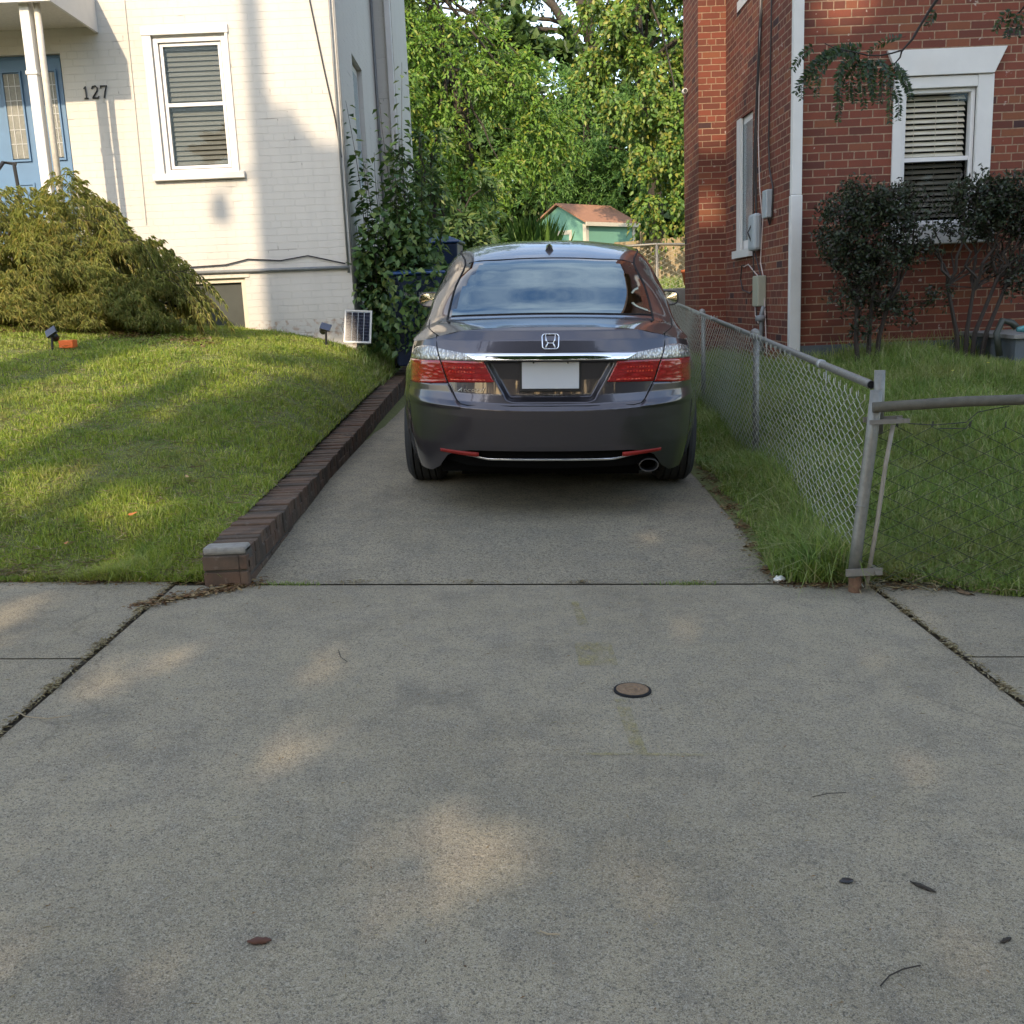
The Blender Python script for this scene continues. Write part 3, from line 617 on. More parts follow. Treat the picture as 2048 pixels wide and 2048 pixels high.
c.tube([(X_ - .01, 10.48, 5.5), (X_ - .01, 10.46, 3.8), (X_ - .01, 10.64, 2.9), (X_ - .01, 10.62, 1.98), (X_ - .1, 10.60, 1.8), (X_ - .02, 10.63, 1.6), (X_, 10.5, 1.4), (X_, 10.44, 1.35)], .007, 6)
c.tube([(X_, 10.12, 5.5), (X_, 10.14, 3.6), (X_, 10.20, 2.6), (X_, 10.16, 2.35), (X_, 10.02, 2.16), (X_, 10.06, 1.9), (X_, 10.14, 1.84), (X_, 10.2, 1.9)], .008, 6)
c.tube([(X_, 10.55, 5.5), (X_, 10.56, 3.9), (X_, 10.78, 2.6), (X_, 10.80, 1.7), (X_, 10.75, 1.3), (X_, 10.62, .95)], .007, 6)
c.tube([(X_, 10.55, 1.38), (X_, 10.62, 1.28), (X_, 10.9, 1.2), (X_, 11.25, 1.24), (X_, 11.35, 1.35), (X_, 11.3, 1.5), (X_, 11.2, 1.5)], .007, 6); c.build('cable_bundle', M['cable'], bh)
c = MB()
c.tube([(X_, 10.58, 5.5), (X_, 10.55, 3.9), (X_, 10.60, 2.7), (X_ - .02, 10.45, 2.2), (X_, 10.40, 1.9), (X_, 10.48, 1.5), (X_, 10.36, 1.35), (X_, 10.28, 1.0), (X_, 10.2, .6)], .006, 6)
c.tube([(X_, 11.2, 1.48), (X_, 11.0, 1.5), (X_, 10.75, 1.42), (X_, 10.55, 1.36)], .006, 6)
c.tube([(X_, 10.7, 1.25), (X_, 10.68, .98), (X_, 10.55, .9), (X_, 10.42, .96)], .006, 6); c.build('pale_cable', M['cablew'], bh)
d = MB(); d.lathe([(0, -.02), (.03, -.02), (.032, .05), (.02, .07), (0, .07)], (2.255, 12.86, 3.58), 14, 'y'); d.box(2.255, 2.29, 12.87, 12.89, 3.57, 3.59); d.build('security_camera', M['white'], bh, True)
d = MB(); d.lathe([(0, 0), (.022, 0)], (2.255, 12.838, 3.58), 14, 'y'); d.build('camera_lens', M['blackpl'], bh)
adopt(bh)
# grey window-well box at the right
gb = empty('window_well', (4.6, 8.9, .5), 'grey painted basement window well with dark opening against the red brick wall', 'window well')
d = MB(); wall(d, 'y', 8.3, 4.1, 5.6, .2, .755, [(4.24, 5.4, .56, .72)], .1); wall(d, 'x', 4.1, 8.3, YB - .013, .2, .755)
d.build('casing', M['found'], gb)
d = MB(); d.box(4.07, 5.6, 8.27, YB - .02, .755, .79); d.build('top_slab', M['stone'], gb, bevel=.005)
d = MB(); d.box(4.2, 5.5, 8.4, 8.43, .5, .73); d.build('dark_glass', plain('dark_pane', (.012, .025, .03), .15), gb)
adopt(gb)
hs = MB(); hs.tube([(4.00, 8.35, .62), (3.98, 8.38, .80), (4.04, 8.42, .90), (4.12, 8.42, .88), (4.15, 8.4, .84)], .028, 8)
ho = hs.build('garden_hose', plain('dark_hose', (.03, .035, .025), .5), None, True); tag(ho, 'dark coiled hose end hanging over the corner of the grey window well', 'hose')
bt_ = MB(); bt_.tube([(4.14, 8.37, .825), (4.20, 8.37, .83), (4.25, 8.37, .835)], [.018, .03, .026], 10)
tag(bt_.build('plastic_bottle', plain('teal_bottle', (.08, .25, .26), .2), None, True), 'small teal plastic bottle lying on the grey window well', 'bottle')
# ------------------------------------------------------------------ the car (local: x right, y forward from the rear bumper, z up)
car = bpy.data.objects.new('parked_car', None); COL.objects.link(car)
tag(car, 'charcoal grey four-door saloon car parked nose-in on the driveway, seen from behind', 'car')
psi, tlt, pit = R(2.27), R(1.9), R(.6)
car.matrix_world = Matrix.Translation((.200, 5.22, .110)) @ Matrix.Rotation(tlt, 4, 'Y') @ Matrix.Rotation(-psi, 4, 'Z') @ Matrix.Rotation(pit, 4, 'X') @ Matrix.Diagonal((.972, 1, 1, 1))
OUT = crs(np.array([(-.25, .015), (0, 0), (.25, .012), (.45, .052), (.60, .125), (.70, .222), (.76, .33), (.80, .45), (.845, .65), (.875, .9), (.893, 1.2)]), 40)
k0 = np.argmin(np.abs(OUT[:, 0])); OUT = OUT[k0:]
kj = np.argmin(np.abs(OUT[:, 1] - .45)); OREAR = OUT[:kj + 1]
ZW = np.array([.18, .24, .37, .5, .56, .62, .70, .76, .82, .86, .90, .97]); WW = np.array([.925, .95, .985, 1.0, 1.004, .992, .990, .986, .978, .968, .95, .9])
ZY = np.array([.18, .24, .30, .36, .50, .545, .552, .575, .62, .70, .775, .795, .80, .84, .90, .945, .963, .98]); YY = np.array([.06, .045, .030, .018, .0, -.004, .004, .026, .040, .044, .030, .022, .022, .030, .056, .090, .125, .2])
def wz(z): return np.interp(z, ZW, WW)
def ybz(z): return np.interp(z, ZY, YY)
def SB(xb, z):
    """rear surface: xb = outline x (signed), z height"""
    a = np.abs(xb); yo = np.interp(a, OREAR[:, 0], OREAR[:, 1]); zz = z - .045 * (a / .78) ** 2 * np.exp(-((z - .56) / .09) ** 2)
    fade = 1 - sstep(.52, .80, a) * .9
    y = yo + ybz(zz) * fade; x = xb * wz(zz)
    # recess for the plate, sloping walls
    hw = np.interp(z, [.585, .60, .79, .80], [.17, .205, .315, .32]); rx = 1 - sstep(0, .035, a - hw + .0); rz = sstep(.583, .612, z) * (1 - sstep(.785, .797, z))
    y = y + .034 * rx * rz
    # bumper corner pieces stand proud of the boot lid
    seam = np.interp(z, [.56, .6, .69], [.465, .50, .55]); y = y - .010 * sstep(0, .02, a - seam) * (z < .70) * sstep(.55, .575, z) * (1 - sstep(.67, .69, z))
    return np.stack([x, y, z + 0 * x], -1)
def yrear(x, z):
    p = SB(x / wz(z), z); return p[..., 1]
def ztop(a): return np.interp(a, [0, .3, .5, .6, .7, .76, .80], [.963, .960, .948, .928, .902, .890, .882])
def zbot(a): return np.interp(a, [0, .44, .52, .58, .64, .70, .80], [.335, .335, .325, .300, .235, .205, .20])
car_p = []
def cpart(o): car_p.append(o); return o
sgrid = np.concatenate([-OREAR[::-1][:-1, 0][::2], OREAR[::2, 0]]) if False else np.concatenate([-OREAR[::-1, 0][:-1], OREAR[:, 0]])
nv = 150; v = np.linspace(0, 1, nv)[:, None]
a = np.abs(sgrid)[None]; Zg = zbot(a) + (ztop(a) - zbot(a)) * v
Pb = SB(np.broadcast_to(sgrid[None], Zg.shape), Zg)
bodyo = cpart(grid('body', Pb, M['paint'], car))
# top surface control rows: shoulder -> centre
def topctrl():
    z0 = .882; e = SB(np.array([.80]), np.array([z0]))[0]
    r0 = [tuple(e)]
    for xb in (.715, .62, .5, .3, 0): r0.append(tuple(SB(np.array([xb]), ztop(np.array([xb])))[0]))
    rows = [r0,
     [(.788, .60, .890), (.742, .52, .918), (.660, .46, .952), (.56, .41, .978), (.3, .36, .994), (0, .35, .999)],
     [(.800, .80, .898), (.755, .72, .938), (.685, .66, .984), (.588, .62, 1.008), (.3, .57, 1.018), (0, .56, 1.022)],
     [(.812, 1.02, .908), (.768, 1.0, .966), (.700, .96, 1.068), (.568, .90, 1.165), (.3, .88, 1.190), (0, .87, 1.197)],
     [(.828, 1.28, .918), (.785, 1.28, .985), (.712, 1.26, 1.150), (.525, 1.18, 1.305), (.28, 1.16, 1.332), (0, 1.155, 1.340)],
     [(.850, 1.65, .925), (.806, 1.65, 1.0), (.732, 1.65, 1.21), (.585, 1.6, 1.390), (.32, 1.6, 1.443), (0, 1.6, 1.456)],
     [(.868, 2.1, .930), (.828, 2.1, 1.01), (.752, 2.1, 1.235), (.605, 2.1, 1.415), (.34, 2.1, 1.466), (0, 2.1, 1.478)],
     [(.872, 2.7, .930), (.832, 2.7, 1.01), (.755, 2.7, 1.23), (.610, 2.7, 1.405), (.34, 2.7, 1.458), (0, 2.7, 1.470)],
     [(.890, 3.15, .925), (.842, 3.15, 1.0), (.765, 3.15, 1.19), (.60, 3.1, 1.35), (.33, 3.0, 1.415), (0, 3.0, 1.428)],
     [(.885, 3.85, .90), (.825, 3.85, .95), (.775, 3.85, .99), (.66, 3.8, 1.02), (.35, 3.8, 1.05), (0, 3.8, 1.06)],
     [(.855, 4.35, .81), (.78, 4.35, .86), (.68, 4.35, .89), (.55, 4.35, .91), (.3, 4.35, .93), (0, 4.35, .935)],
     [(.72, 4.78, .60), (.62, 4.78, .68), (.5, 4.80, .71), (.4, 4.82, .73), (.2, 4.84, .745), (0, 4.85, .75)]]
    return np.array(rows, float)
TC = topctrl()
full = np.concatenate([TC, (TC[:, :-1] * np.array([-1, 1, 1]))[:, ::-1]], 1)      # 11 columns, centre at 5
PU, PV = 10, 10
D1 = crs(full, PU); D2 = crs(np.swapaxes(D1, 0, 1), PV); TS = np.swapaxes(D2, 0, 1)   # (rows*PU+1, cols*PV+1, 3)
nr, nc = TS.shape[:2]
ri = (np.arange(nr - 1) + .5) / PU; ci = (np.arange(nc - 1) + .5) / PV; RI, CI = np.meshgrid(ri, ci, indexing='ij'); CC = np.minimum(CI, 10 - CI)
rear = (RI > 2) & (RI < 4) & (CC > 3); wind = (RI > 8.05) & (RI < 9) & (CC > 2.6)
side = (RI > 3.6) & (RI < 8.6) & (CC > 1.12) & (CC < 2.35 - .9 * np.clip(4.5 - RI, 0, 1) - .55 * np.clip(RI - 8.0, 0, 1)) & (CC < 2.35)
lw = np.interp(RI, [2, 2.3, 3, 3.7, 4], [.10, .16, .24, .42, .55])
frit = rear & ((CC < 3 + lw) | (RI > 3.93) | (RI < 2.05))
body = ~(rear | wind | side)
def sub(name, mask, mat, parent=car):
    return grid(name, TS, mat, parent, True, mask)
cpart(sub('roof_and_panels', body, M['paint']))
rw = cpart(sub('rear_window', rear & ~frit, M['carglass'])); cpart(sub('window_border', rear & frit, M['frit'], rw))
cpart(sub('windscreen', wind, M['sideglass']))
for s in (0, 1): cpart(sub('side_window', side & ((CI < 5) if s else (CI > 5)), M['sideglass']))
# flanks
ys = np.concatenate([np.linspace(.45, 1.6, 70), np.linspace(1.65, 4.78, 60)])
shy = crs(TC[:, 0], 20); shx = np.interp(ys, shy[:, 1], shy[:, 0]); shz = np.interp(ys, shy[:, 1], shy[:, 2])
XO = np.interp(ys, [.45, .55, .65, .9, 1.2, 2, 3.4, 4.1, 4.5, 4.78], [.80, .824, .845, .877, .895, .90, .90, .885, .82, .70])
vv = np.linspace(0, 1, 60)[:, None]
zz = .20 + (shz - .20) * vv
wv = np.interp(zz, ZW, WW); top_f = sstep(.70, 1.02, vv); Xs = XO * wv * (1 - top_f) + shx * top_f * 1.0 + 0
arch = np.exp(-((np.hypot(ys - 1.08, zz - .33) - .38) / .05) ** 2) * .012; Xs = Xs + arch
for s in (-1, 1):
    Pf = np.stack([s * Xs, np.broadcast_to(ys, Xs.shape), zz], -1)
    for cy in (1.08, 3.86):
        d = np.hypot(Pf[..., 1] - cy, Pf[..., 2] - .33); near = (d < .385) & (d > .34); sc_ = np.where(near, .36 / np.maximum(d, 1e-6), 1)
        Pf[..., 1] = cy + (Pf[..., 1] - cy) * sc_; Pf[..., 2] = .33 + (Pf[..., 2] - .33) * sc_
    c = (Pf[:-1, :-1] + Pf[1:, 1:]) / 2; keep = np.ones(c.shape[:2], bool)
    for cy in (1.08, 3.86): keep &= np.hypot(c[..., 1] - cy, c[..., 2] - .33) > .355
    cpart(grid('flank', Pf, M['paint'], car, True, keep))
    for cy in (1.08, 3.86):
        w = MB(); n_ = 24; a0 = [math.pi * q / n_ for q in range(n_ + 1)]
        vs = [(s * x_, cy + .362 * math.cos(t), .33 + .362 * math.sin(t)) for x_ in (.55, .83) for t in a0]
        w.add(vs, [(i, i + 1, n_ + 2 + i, n_ + 1 + i) for i in range(n_)]); w.build('wheel_arch', M['blackpl'], car)
# wheels
def wheel(x, y, s):
    w = MB(); ws = .115; prof = [(.235, -ws + .01), (.29, -ws), (.318, -ws + .025)]
    zz_ = [-.07, -.062, -.056, -.03, -.024, -.018, .018, .024, .030, .056, .062, .07]
    for i, q in enumerate(zz_): prof.append((.316 if i % 3 == 1 else .328, q))
    prof += [(.318, ws - .025), (.29, ws), (.235, ws - .01)]
    w.lathe(prof, (x, y, .328), 48, 'x'); t = w.build('tyre', M['rubber'], None, False)
    r = MB(); r.lathe([(0, s * .06), (.22, s * .07), (.235, s * .10), (.24, -s * .1), (.0, -s * .1)], (x, y, .328), 40, 'x')
    return t, r.build('rim', M['gal'], None, True)
for s in (-1, 1):
    for cy in (1.08, 3.86):
        e = bpy.data.objects.new('wheel', None); COL.objects.link(e); e.parent = car
        t, r = wheel(s * .770, cy, s); t.parent = e; r.parent = e
# underbody and valance
u = MB(); u.box(-.60, .60, .22, 4.6, .20, .42); u.box(-.84, .84, 1.46, 3.48, .20, .5); u.box(-.5, .5, .35, 1.0, .16, .22); u.tube([(-.6, 1.08, .26), (.6, 1.08, .26)], .03, 8)
u.build('underbody', M['under'], car)
xs = np.linspace(-.60, .60, 60)
def strip(name, xs, zt, zb, dy, mat, ny=8, parent=car, depth=0, shape=None, smooth=True):
    """panel following the rear surface between two height curves; closed at the back when depth>0"""
    zt = np.broadcast_to(zt, xs.shape); zb = np.broadcast_to(zb, xs.shape)
    t = np.linspace(0, 1, ny)[:, None]; Z = zb + (zt - zb) * t; X = np.broadcast_to(xs, Z.shape); Yv = yrear(X, Z) - dy
    if shape is not None: Yv = Yv - shape(t)
    P = np.stack([X, Yv, Z], -1)
    if depth:
        B = P.copy(); B[..., 1] += depth
        P = np.concatenate([B[:1], P, B[-1:]], 0); L_ = P[:, :1].copy(); L_[..., 1] = P[:, :1, 1] + depth; R_ = P[:, -1:].copy(); R_[..., 1] += depth; P = np.concatenate([L_, P, R_], 1)
    return cpart(grid(name, P, mat, parent, smooth))
strip('lower_valance', xs, .345, np.interp(np.abs(xs), [0, .45, .6], [.235, .245, .28]), -.035, M['under'], 6)
xs = np.linspace(-.455, .455, 60); zc = .285 + .020 * sstep(.32, .455, np.abs(xs))
strip('lower_chrome_strip', xs, zc + .006, zc - .004, .0 - .012, M['chrome'], 4, depth=.02)
for s in (-1, 1):
    xs = np.sort(s * np.linspace(.385, .60, 14)); ax = np.abs(xs)
    strip('rear_reflector', xs, np.interp(ax, [.385, .60], [.322, .335]) , np.interp(ax, [.385, .40, .60], [.302, .300, .318]), .003, M['reddark'], 3, depth=.02)
# lights
def tl(s):
    def X(a): return np.sort(s * np.asarray(a))
    f = lambda a, b, n: np.linspace(a, b, n)
    xo = X(f(.575, .782, 26)); ax = np.abs(xo)
    ztp = np.interp(ax, [.575, .61, .66, .70, .74, .765, .782], [.860, .864, .869, .868, .856, .838, .805]); zm = np.interp(ax, [.575, .782], [.797, .792]); zb = np.interp(ax, [.575, .65, .782], [.682, .676, .668])
    o = bpy.data.objects.new('tail_light', None); COL.objects.link(o); o.parent = car
    e = lambda t: .006 * np.sqrt(np.clip(1 - (2 * t - 1) ** 2, 0, 1))
    # slanting seam between outer lamp (on the wing) and inner lamp (on the boot lid)
    sm = lambda z: np.interp(z, [.68, .86], [.548, .608])
    def panel(nm, xin, xout, zt, zb, mat, n=26, dy=.006):
        """xin/xout functions of t in 0..1 (bottom->top); zt/zb functions of x"""
        t = np.linspace(0, 1, 12)[:, None]; u_ = np.linspace(0, 1, n)[None]
        Xa = xin(t) + (xout(t) - xin(t)) * u_; Z = zb(Xa) + (zt(Xa) - zb(Xa)) * t; Yv = yrear(Xa, Z) - dy - .004 * (1 - np.abs(2 * t - 1) ** 4)
        P = np.stack([s * Xa, Yv, Z], -1); B = P.copy(); B[..., 1] += .03
        P = np.concatenate([B[:1], P, B[-1:]], 0); l_ = P[:, :1].copy(); l_[..., 1] += .03; r_ = P[:, -1:].copy(); r_[..., 1] += .03
        P = np.concatenate([l_, P, r_], 1)
        if s < 0: P = P[:, ::-1]
        return cpart(grid(nm, P, mat, o))
    K = lambda v_: (lambda t: v_ + 0 * t); I = lambda xp, fp: (lambda x: np.interp(x, xp, fp))
    lin = lambda a_, b_: (lambda t: a_ + (b_ - a_) * t)
    panel('outer_red_lens', lin(.555, .590), lin(.786, .783), I([.5, .8], [.797, .792]), I([.55, .65, .79], [.683, .677, .668]), M['red'])
    panel('outer_clear_lens', lin(.592, .612), lin(.783, .775), I([.59, .61, .66, .70, .74, .765, .785], [.862, .865, .870, .868, .858, .840, .812]), I([.5, .8], [.800, .795]), M['clear'])
    panel('inner_red_lens', lin(.298, .350), lin(.547, .583), I([.29, .6], [.793, .797]), I([.29, .31, .55], [.694, .687, .684]), M['red'])
    panel('inner_clear_lens', lin(.395, .452), lin(.585, .603), I([.39, .45, .60], [.833, .835, .858]), I([.39, .6], [.798, .800]), M['clear'])
    for (za, h_) in ((.760, .006), (.738, .007)):
        for q in range(9):
            x0 = .40 + q * .0165; x = np.sort(s * np.linspace(x0, x0 + .011, 3)); strip('lamp_dot', x, za + h_, za - h_ * .3, .0115, M['redbright'], 3, o)
    x = np.sort(s * np.linspace(.345, .535, 14)); strip('lamp_bar', x, .704, .697, .0115, M['redbright'], 3, o)
    return o
for s in (-1, 1): tl(s)
# chrome bar, number plate, emblem, badge
xs = np.linspace(-.450, .450, 61); ax = np.abs(xs)
strip('chrome_bar', xs, .838, np.interp(ax, [0, .40, .45], [.801, .801, .832]), .012, M['chrome'], 9, depth=.02, shape=lambda t: .013 * np.sqrt(np.clip(1 - (1.25 * t - .25) ** 2, 0, 1)))
pl = MB(); pl.box(-.162, .162, .052, .062, .638, .805); po = pl.build('plate_frame', M['blackpl'], car, bevel=.004)
pl = MB(); pl.box(-.150, .150, .0475, .0525, .655, .800); pl.build('number_plate', M['plate'], po, bevel=.001)
for bx_ in (-.09, .09):
    pl = MB(); pl.lathe([(0, .044), (.004, .0445), (.0055, .048)], (bx_, 0, .786), 10, 'y'); pl.build('bolt', M['darkchrome'], po, True)
xs = np.linspace(-.17, .17, 20); strip('plate_lamp_shadow_lip', xs, .80, .792, .010, M['blackpl'], 3)
def ringpts(w, h, r, n=6):
    pts = []
    for cx, cz, a0 in ((w - r, h - r, 0), (-w + r, h - r, 90), (-w + r, -h + r, 180), (w - r, -h + r, 270)):
        for q in range(n + 1): a_ = R(a0 + 90 * q / n); pts.append((cx + r * math.cos(a_), cz + r * math.sin(a_)))
    return pts
em = MB(); zc = .893
def surf(x, z, d=.006): return (x, float(yrear(np.array([x]), np.array([z]))[0]) - d, z)
rp_ = [((x * (1 - .10 * (-z / .036 if z < 0 else 0))), z) for x, z in ringpts(.044, .036, .014)]
em.tube([surf(x, zc + z) for x, z in rp_ + rp_[:2]], .0036, 6)
for s in (-1, 1):
    em.tube([surf(s * x, zc + z) for x, z in ((.026, .032), (.022, .006), (.017, -.004))], .0042, 6)
    em.tube([surf(s * x, zc + z) for x, z in ((.014, -.010), (.020, -.018), (.024, -.032))], .0042, 6)
em.tube([surf(x, zc + z) for x, z in ((-.018, -.006), (-.006, -.0085), (.006, -.0085), (.018, -.006))], .0036, 6)
em.build('emblem', M['chrome'], car, True)
# script badge
fc = bpy.data.curves.new('badge_text', 'FONT'); fc.body = 'Accord'; fc.size = .046; fc.shear = .45; fc.extrude = .0018; fc.space_character = 1.12; fc.bevel_depth = .0004
fo = bpy.data.objects.new('badge_tmp', fc); COL.objects.link(fo); dg = bpy.context.evaluated_depsgraph_get()
me = bpy.data.meshes.new_from_object(fo.evaluated_get(dg)); bpy.data.objects.remove(fo)
vx = np.array([v_.co[:] for v_ in me.vertices]); wd_ = vx[:, 0].max() - vx[:, 0].min()
px = -.500 + (vx[:, 0] - vx[:, 0].min()) / wd_ * .155; pz = .637 + vx[:, 1] * .72; py = yrear(px, pz) - .004 - vx[:, 2]
for i, v_ in enumerate(me.vertices): v_.co = (px[i], py[i], pz[i])
me.materials.clear(); link('script_badge', me, M['darkchrome'], car)
# seams
sm_ = MB()
for s in (-1, 1):
    pts = [(.612, .924), (.608, .862), (.592, .80), (.548, .682), (.503, .598), (.480, .577), (.44, .570), (.2, .568), (0, .568)]
    P2 = crs(np.array(pts), 6) if False else np.array(pts)
    sm_.tube([surf(s * x, z, -.0005) for x, z in P2], .0034, 6)
    sm_.tube([surf(s * x, z, .0) for x, z in ((.79, .668), (.65, .674), (.55, .680))], .003, 6)
sm_.build('panel_gap', M['seam'], car)
# gap line from window corner along the roof rail and down to the boot
sm_ = MB()
for cidx in (3 * PV, 7 * PV):
    sm_.tube([tuple(TS[i, cidx] + np.array([0, 0, .001])) for i in range(1 * PU, 8 * PU, 3)], .006, 6)
sm_.tube([tuple(TS[4 * PU, j] + np.array([0, 0, .0])) for j in range(3 * PV, 7 * PV + 1, 3)], .004, 6)
sm_.tube([tuple(TS[2 * PU, j] + np.array([0, 0, .0])) for j in range(3 * PV, 7 * PV + 1, 3)], .006, 6)
sm_.build('window_seal', M['seam'], car)
# boot-lid shut line on deck
for cidx in (2 * PV - 2, 8 * PV + 2):
    sm_ = MB(); sm_.tube([tuple(TS[i, cidx]) for i in range(0, 2 * PU + 3, 2)], .003, 6); sm_.build('boot_gap', M['seam'], car)
# aerial fin
fn = MB(); fn.add([(-.035, 1.30, 1.374), (.035, 1.30, 1.374), (.03, 1.46, 1.415), (-.03, 1.46, 1.415), (0, 1.305, 1.43), (0, 1.34, 1.432), (-.012, 1.40, 1.428), (.012, 1.40, 1.428)],
   [(0, 1, 4), (1, 7, 5, 4), (0, 4, 5, 6), (1, 2, 7), (0, 6, 3), (3, 6, 7, 2), (5, 7, 6)]); fn.build('aerial_fin', M['paint'], car)
# exhaust
ex = MB(); n_ = 28
for (rx, rz, y0, y1, rx2, rz2) in ((.062, .040, .105, .40, .055, .034),):
    vs = []
    for y_, kx, kz in ((.105, .048, .030), (.098, .0505, .0325), (.105, .053, .035), (.40, .053, .035)):
        vs += [(.53 + kx * math.cos(2 * math.pi * q / n_), y_, .248 + kz * math.sin(2 * math.pi * q / n_)) for q in range(n_)]
    ex.add(vs, [(i * n_ + q, i * n_ + (q + 1) % n_, (i + 1) * n_ + (q + 1) % n_, (i + 1) * n_ + q) for i in range(3) for q in range(n_)])
eo = ex.build('exhaust_tip', M['exh'], car, True)
ex = MB(); vs = [(.53 + .048 * math.cos(2 * math.pi * q / n_), y_, .248 + .030 * math.sin(2 * math.pi * q / n_)) for y_ in (.105, .35) for q in range(n_)]
ex.add(vs, [(q, (q + 1) % n_, n_ + (q + 1) % n_, n_ + q) for q in range(n_)] + [tuple(range(2 * n_ - 1, n_ - 1, -1))]); ex.build('exhaust_bore', M['seam'], eo)
# mirrors
for s in (-1, 1):
    zc, xc, yc = 1.088, s * .945, 2.95
    a_ = np.linspace(0, 2 * np.pi, 29)
    def ring(rx, rz, y_, ox=0): c_, s2 = np.cos(a_), np.sin(a_); k_ = (np.abs(c_) ** 3.2 + np.abs(s2) ** 3.2) ** (-1 / 3.2); return np.stack([xc + ox + rx * c_ * k_, y_ + 0 * a_, zc + rz * s2 * k_], -1)
    Pm = np.stack([ring(.085, .048, 2.945), ring(.094, .058, 2.94), ring(.096, .060, 2.97), ring(.09, .055, 3.05), ring(.06, .035, 3.10), ring(.001, .001, 3.11)])
    mo = grid('door_mirror', Pm, M['paint'], car); mg = np.stack([ring(.084, .047, 2.952), ring(.001, .001, 2.950)])
    grid('mirror_glass', mg, M['chrome'], mo, False); ar = MB(); ar.tube([(s * .86, 3.0, 1.03), (s * .80, 3.05, 1.0)], .03, 8); ar.build('mirror_arm', M['blackpl'], mo)
# interior
it = MB(); it.box(-.62, .62, .62, 1.1, .96, .985); it.box(-.72, .72, 1.1, 3.6, .35, .45); it.build('parcel_shelf', M['blackpl'], car)
for x, y, zt in ((-.38, 1.32, 1.0), (.38, 1.32, 1.0), (-.37, 2.25, 1.05), (.37, 2.25, 1.05)):
    st = MB(); st.box(x - .24, x + .24, y, y + .14, .5, zt); so_ = st.build('seat', M['seat'], car, bevel=.05)
    hd = MB(); hd.box(x - .13, x + .13, y - .02, y + .09, zt + .02, zt + .19); hd.build('headrest', M['seat'], so_, bevel=.04)
it = MB(); it.tube([(-.37 + .18 * math.cos(q), 2.9 + .05 * math.sin(q), 1.0 + .17 * math.sin(q)) for q in np.linspace(0, 6.28, 20)], .014, 6); it.build('steering_wheel', M['black'], car)
it = MB(); it.box(-.12, .12, 2.95, 2.97, 1.28, 1.34); it.build('rear_view_mirror', M['black'], car, bevel=.01)
# ------------------------------------------------------------------ chain-link fences
def chain(mb_wires, A, B, zlo, zhi, pitch=.056, r=.0026, thick=.006, off=.0):
    """diagonal woven wires between points A,B (xy); zlo,zhi functions of t"""
    A = np.array(A); B = np.array(B); Ln = np.linalg.norm(B - A); u = (B - A) / Ln; nrm = np.array([-u[1], u[0]]); n = int(Ln / pitch); V = []; F = []
    base = 0; half = pitch / 2
    for i in range(n):
        s0 = (i + .5) * pitch; t = s0 / Ln; z0, z1 = zlo(t), zhi(t); m = int((z1 - z0) / half)
        pts = []
        for k in range(m + 1):
            sgn = 1 if ((k + i) % 2) else -1; s = s0 + sgn * half * 1.04; w = thick * (1 if (k + i) % 2 else -1)
            wob = .10 * half * math.sin(i * 1.7 + k * 2.3); s += wob; zk = z0 + k * half + .08 * half * math.sin(i * 2.9 + k)
            zk = zk + (1 - k / m) * .0
            p = A + u * s + nrm * (off + w * .5 + .02 * math.sin(s * 2.1 + zk * 3)); pts.append((p[0], p[1], zk))
        # barbs at top
        pts.append((pts[-1][0], pts[-1][1], pts[-1][2] + .022)); pts = np.array(pts); k = len(pts)
        for j in range(3):
            a_ = 2 * np.pi * j / 3; V.append(pts + np.array([nrm[0] * math.cos(a_) * r, nrm[1] * math.cos(a_) * r, 0]) + np.outer(np.ones(k), [u[0] * math.sin(a_) * r * 1.4, u[1] * math.sin(a_) * r * 1.4, 0]))
        i0 = np.arange(k - 1)
        for j in range(3):
            j2 = (j + 1) % 3; F.append(np.stack([base + j * k + i0, base + j * k + i0 + 1, base + j2 * k + i0 + 1, base + j2 * k + i0], -1))
        base += 3 * k
    return np.concatenate(V), np.concatenate(F)
ztop_f = lambda Y: .815 + .0405 * (Y - 4.1)
fe = empty('chain_link_fence', (x_fence(6), 6, .1), 'long galvanised chain link fence running beside the driveway and the red brick house', 'fence')
ya, yb = 4.12, 14.0
V, F = chain(None, (x_fence(ya), ya), (x_fence(yb), yb), lambda t: float(np.interp(ya + t * (yb - ya), [4, 6.3, 9, 12, 14], [-.02, .09, .17, .26, .36])) - .01, lambda t: ztop_f(ya + t * (yb - ya)) + float(np.interp(ya + t * (yb - ya), [4.1, 5.2, 6.2], [-.05, -.03, .012])) + .010 * math.sin(t * 60), off=.024)
npmesh('chain_mesh', V, F, M['wire'], fe, True)
rl = MB(); rl.tube([(x_fence(y), y, ztop_f(y)) for y in (4.16, 7, 10, 14)], .0175, 12, cap=False); rl.build('top_rail', M['gal'], fe, True)
rl = MB(); rl.tube([(x_fence(4.16), 4.158, ztop_f(4.16)), (x_fence(4.16), 4.18, ztop_f(4.16))], .0135, 12); rl.build('rail_bore', M['seam'], fe)
rl = MB(); rl.tube([(x_fence(5.0), 4.98, ztop_f(5.0)), (x_fence(5.0), 5.02, ztop_f(5.0))], .0215, 12); rl.tube([(x_fence(4.9), 4.9, ztop_f(4.9) + .0), (x_fence(4.9), 4.9, ztop_f(4.9) - .12)], .003, 5); rl.build('tie_band', M['silver'], fe, True)
for y in (6.9, 9.6, 12.4):
    p = MB(); p.tube([(x_fence(y) + .03, y, ztop_f(y) - .95), (x_fence(y) + .03, y, ztop_f(y) - .01)], .022, 10); p.lathe([(.03, -.02), (.032, .01), (.024, .03), (.0, .04)], (x_fence(y) + .02, y, ztop_f(y) + .005), 12); p.build('line_post', M['gal'], fe, True)
adopt(fe)
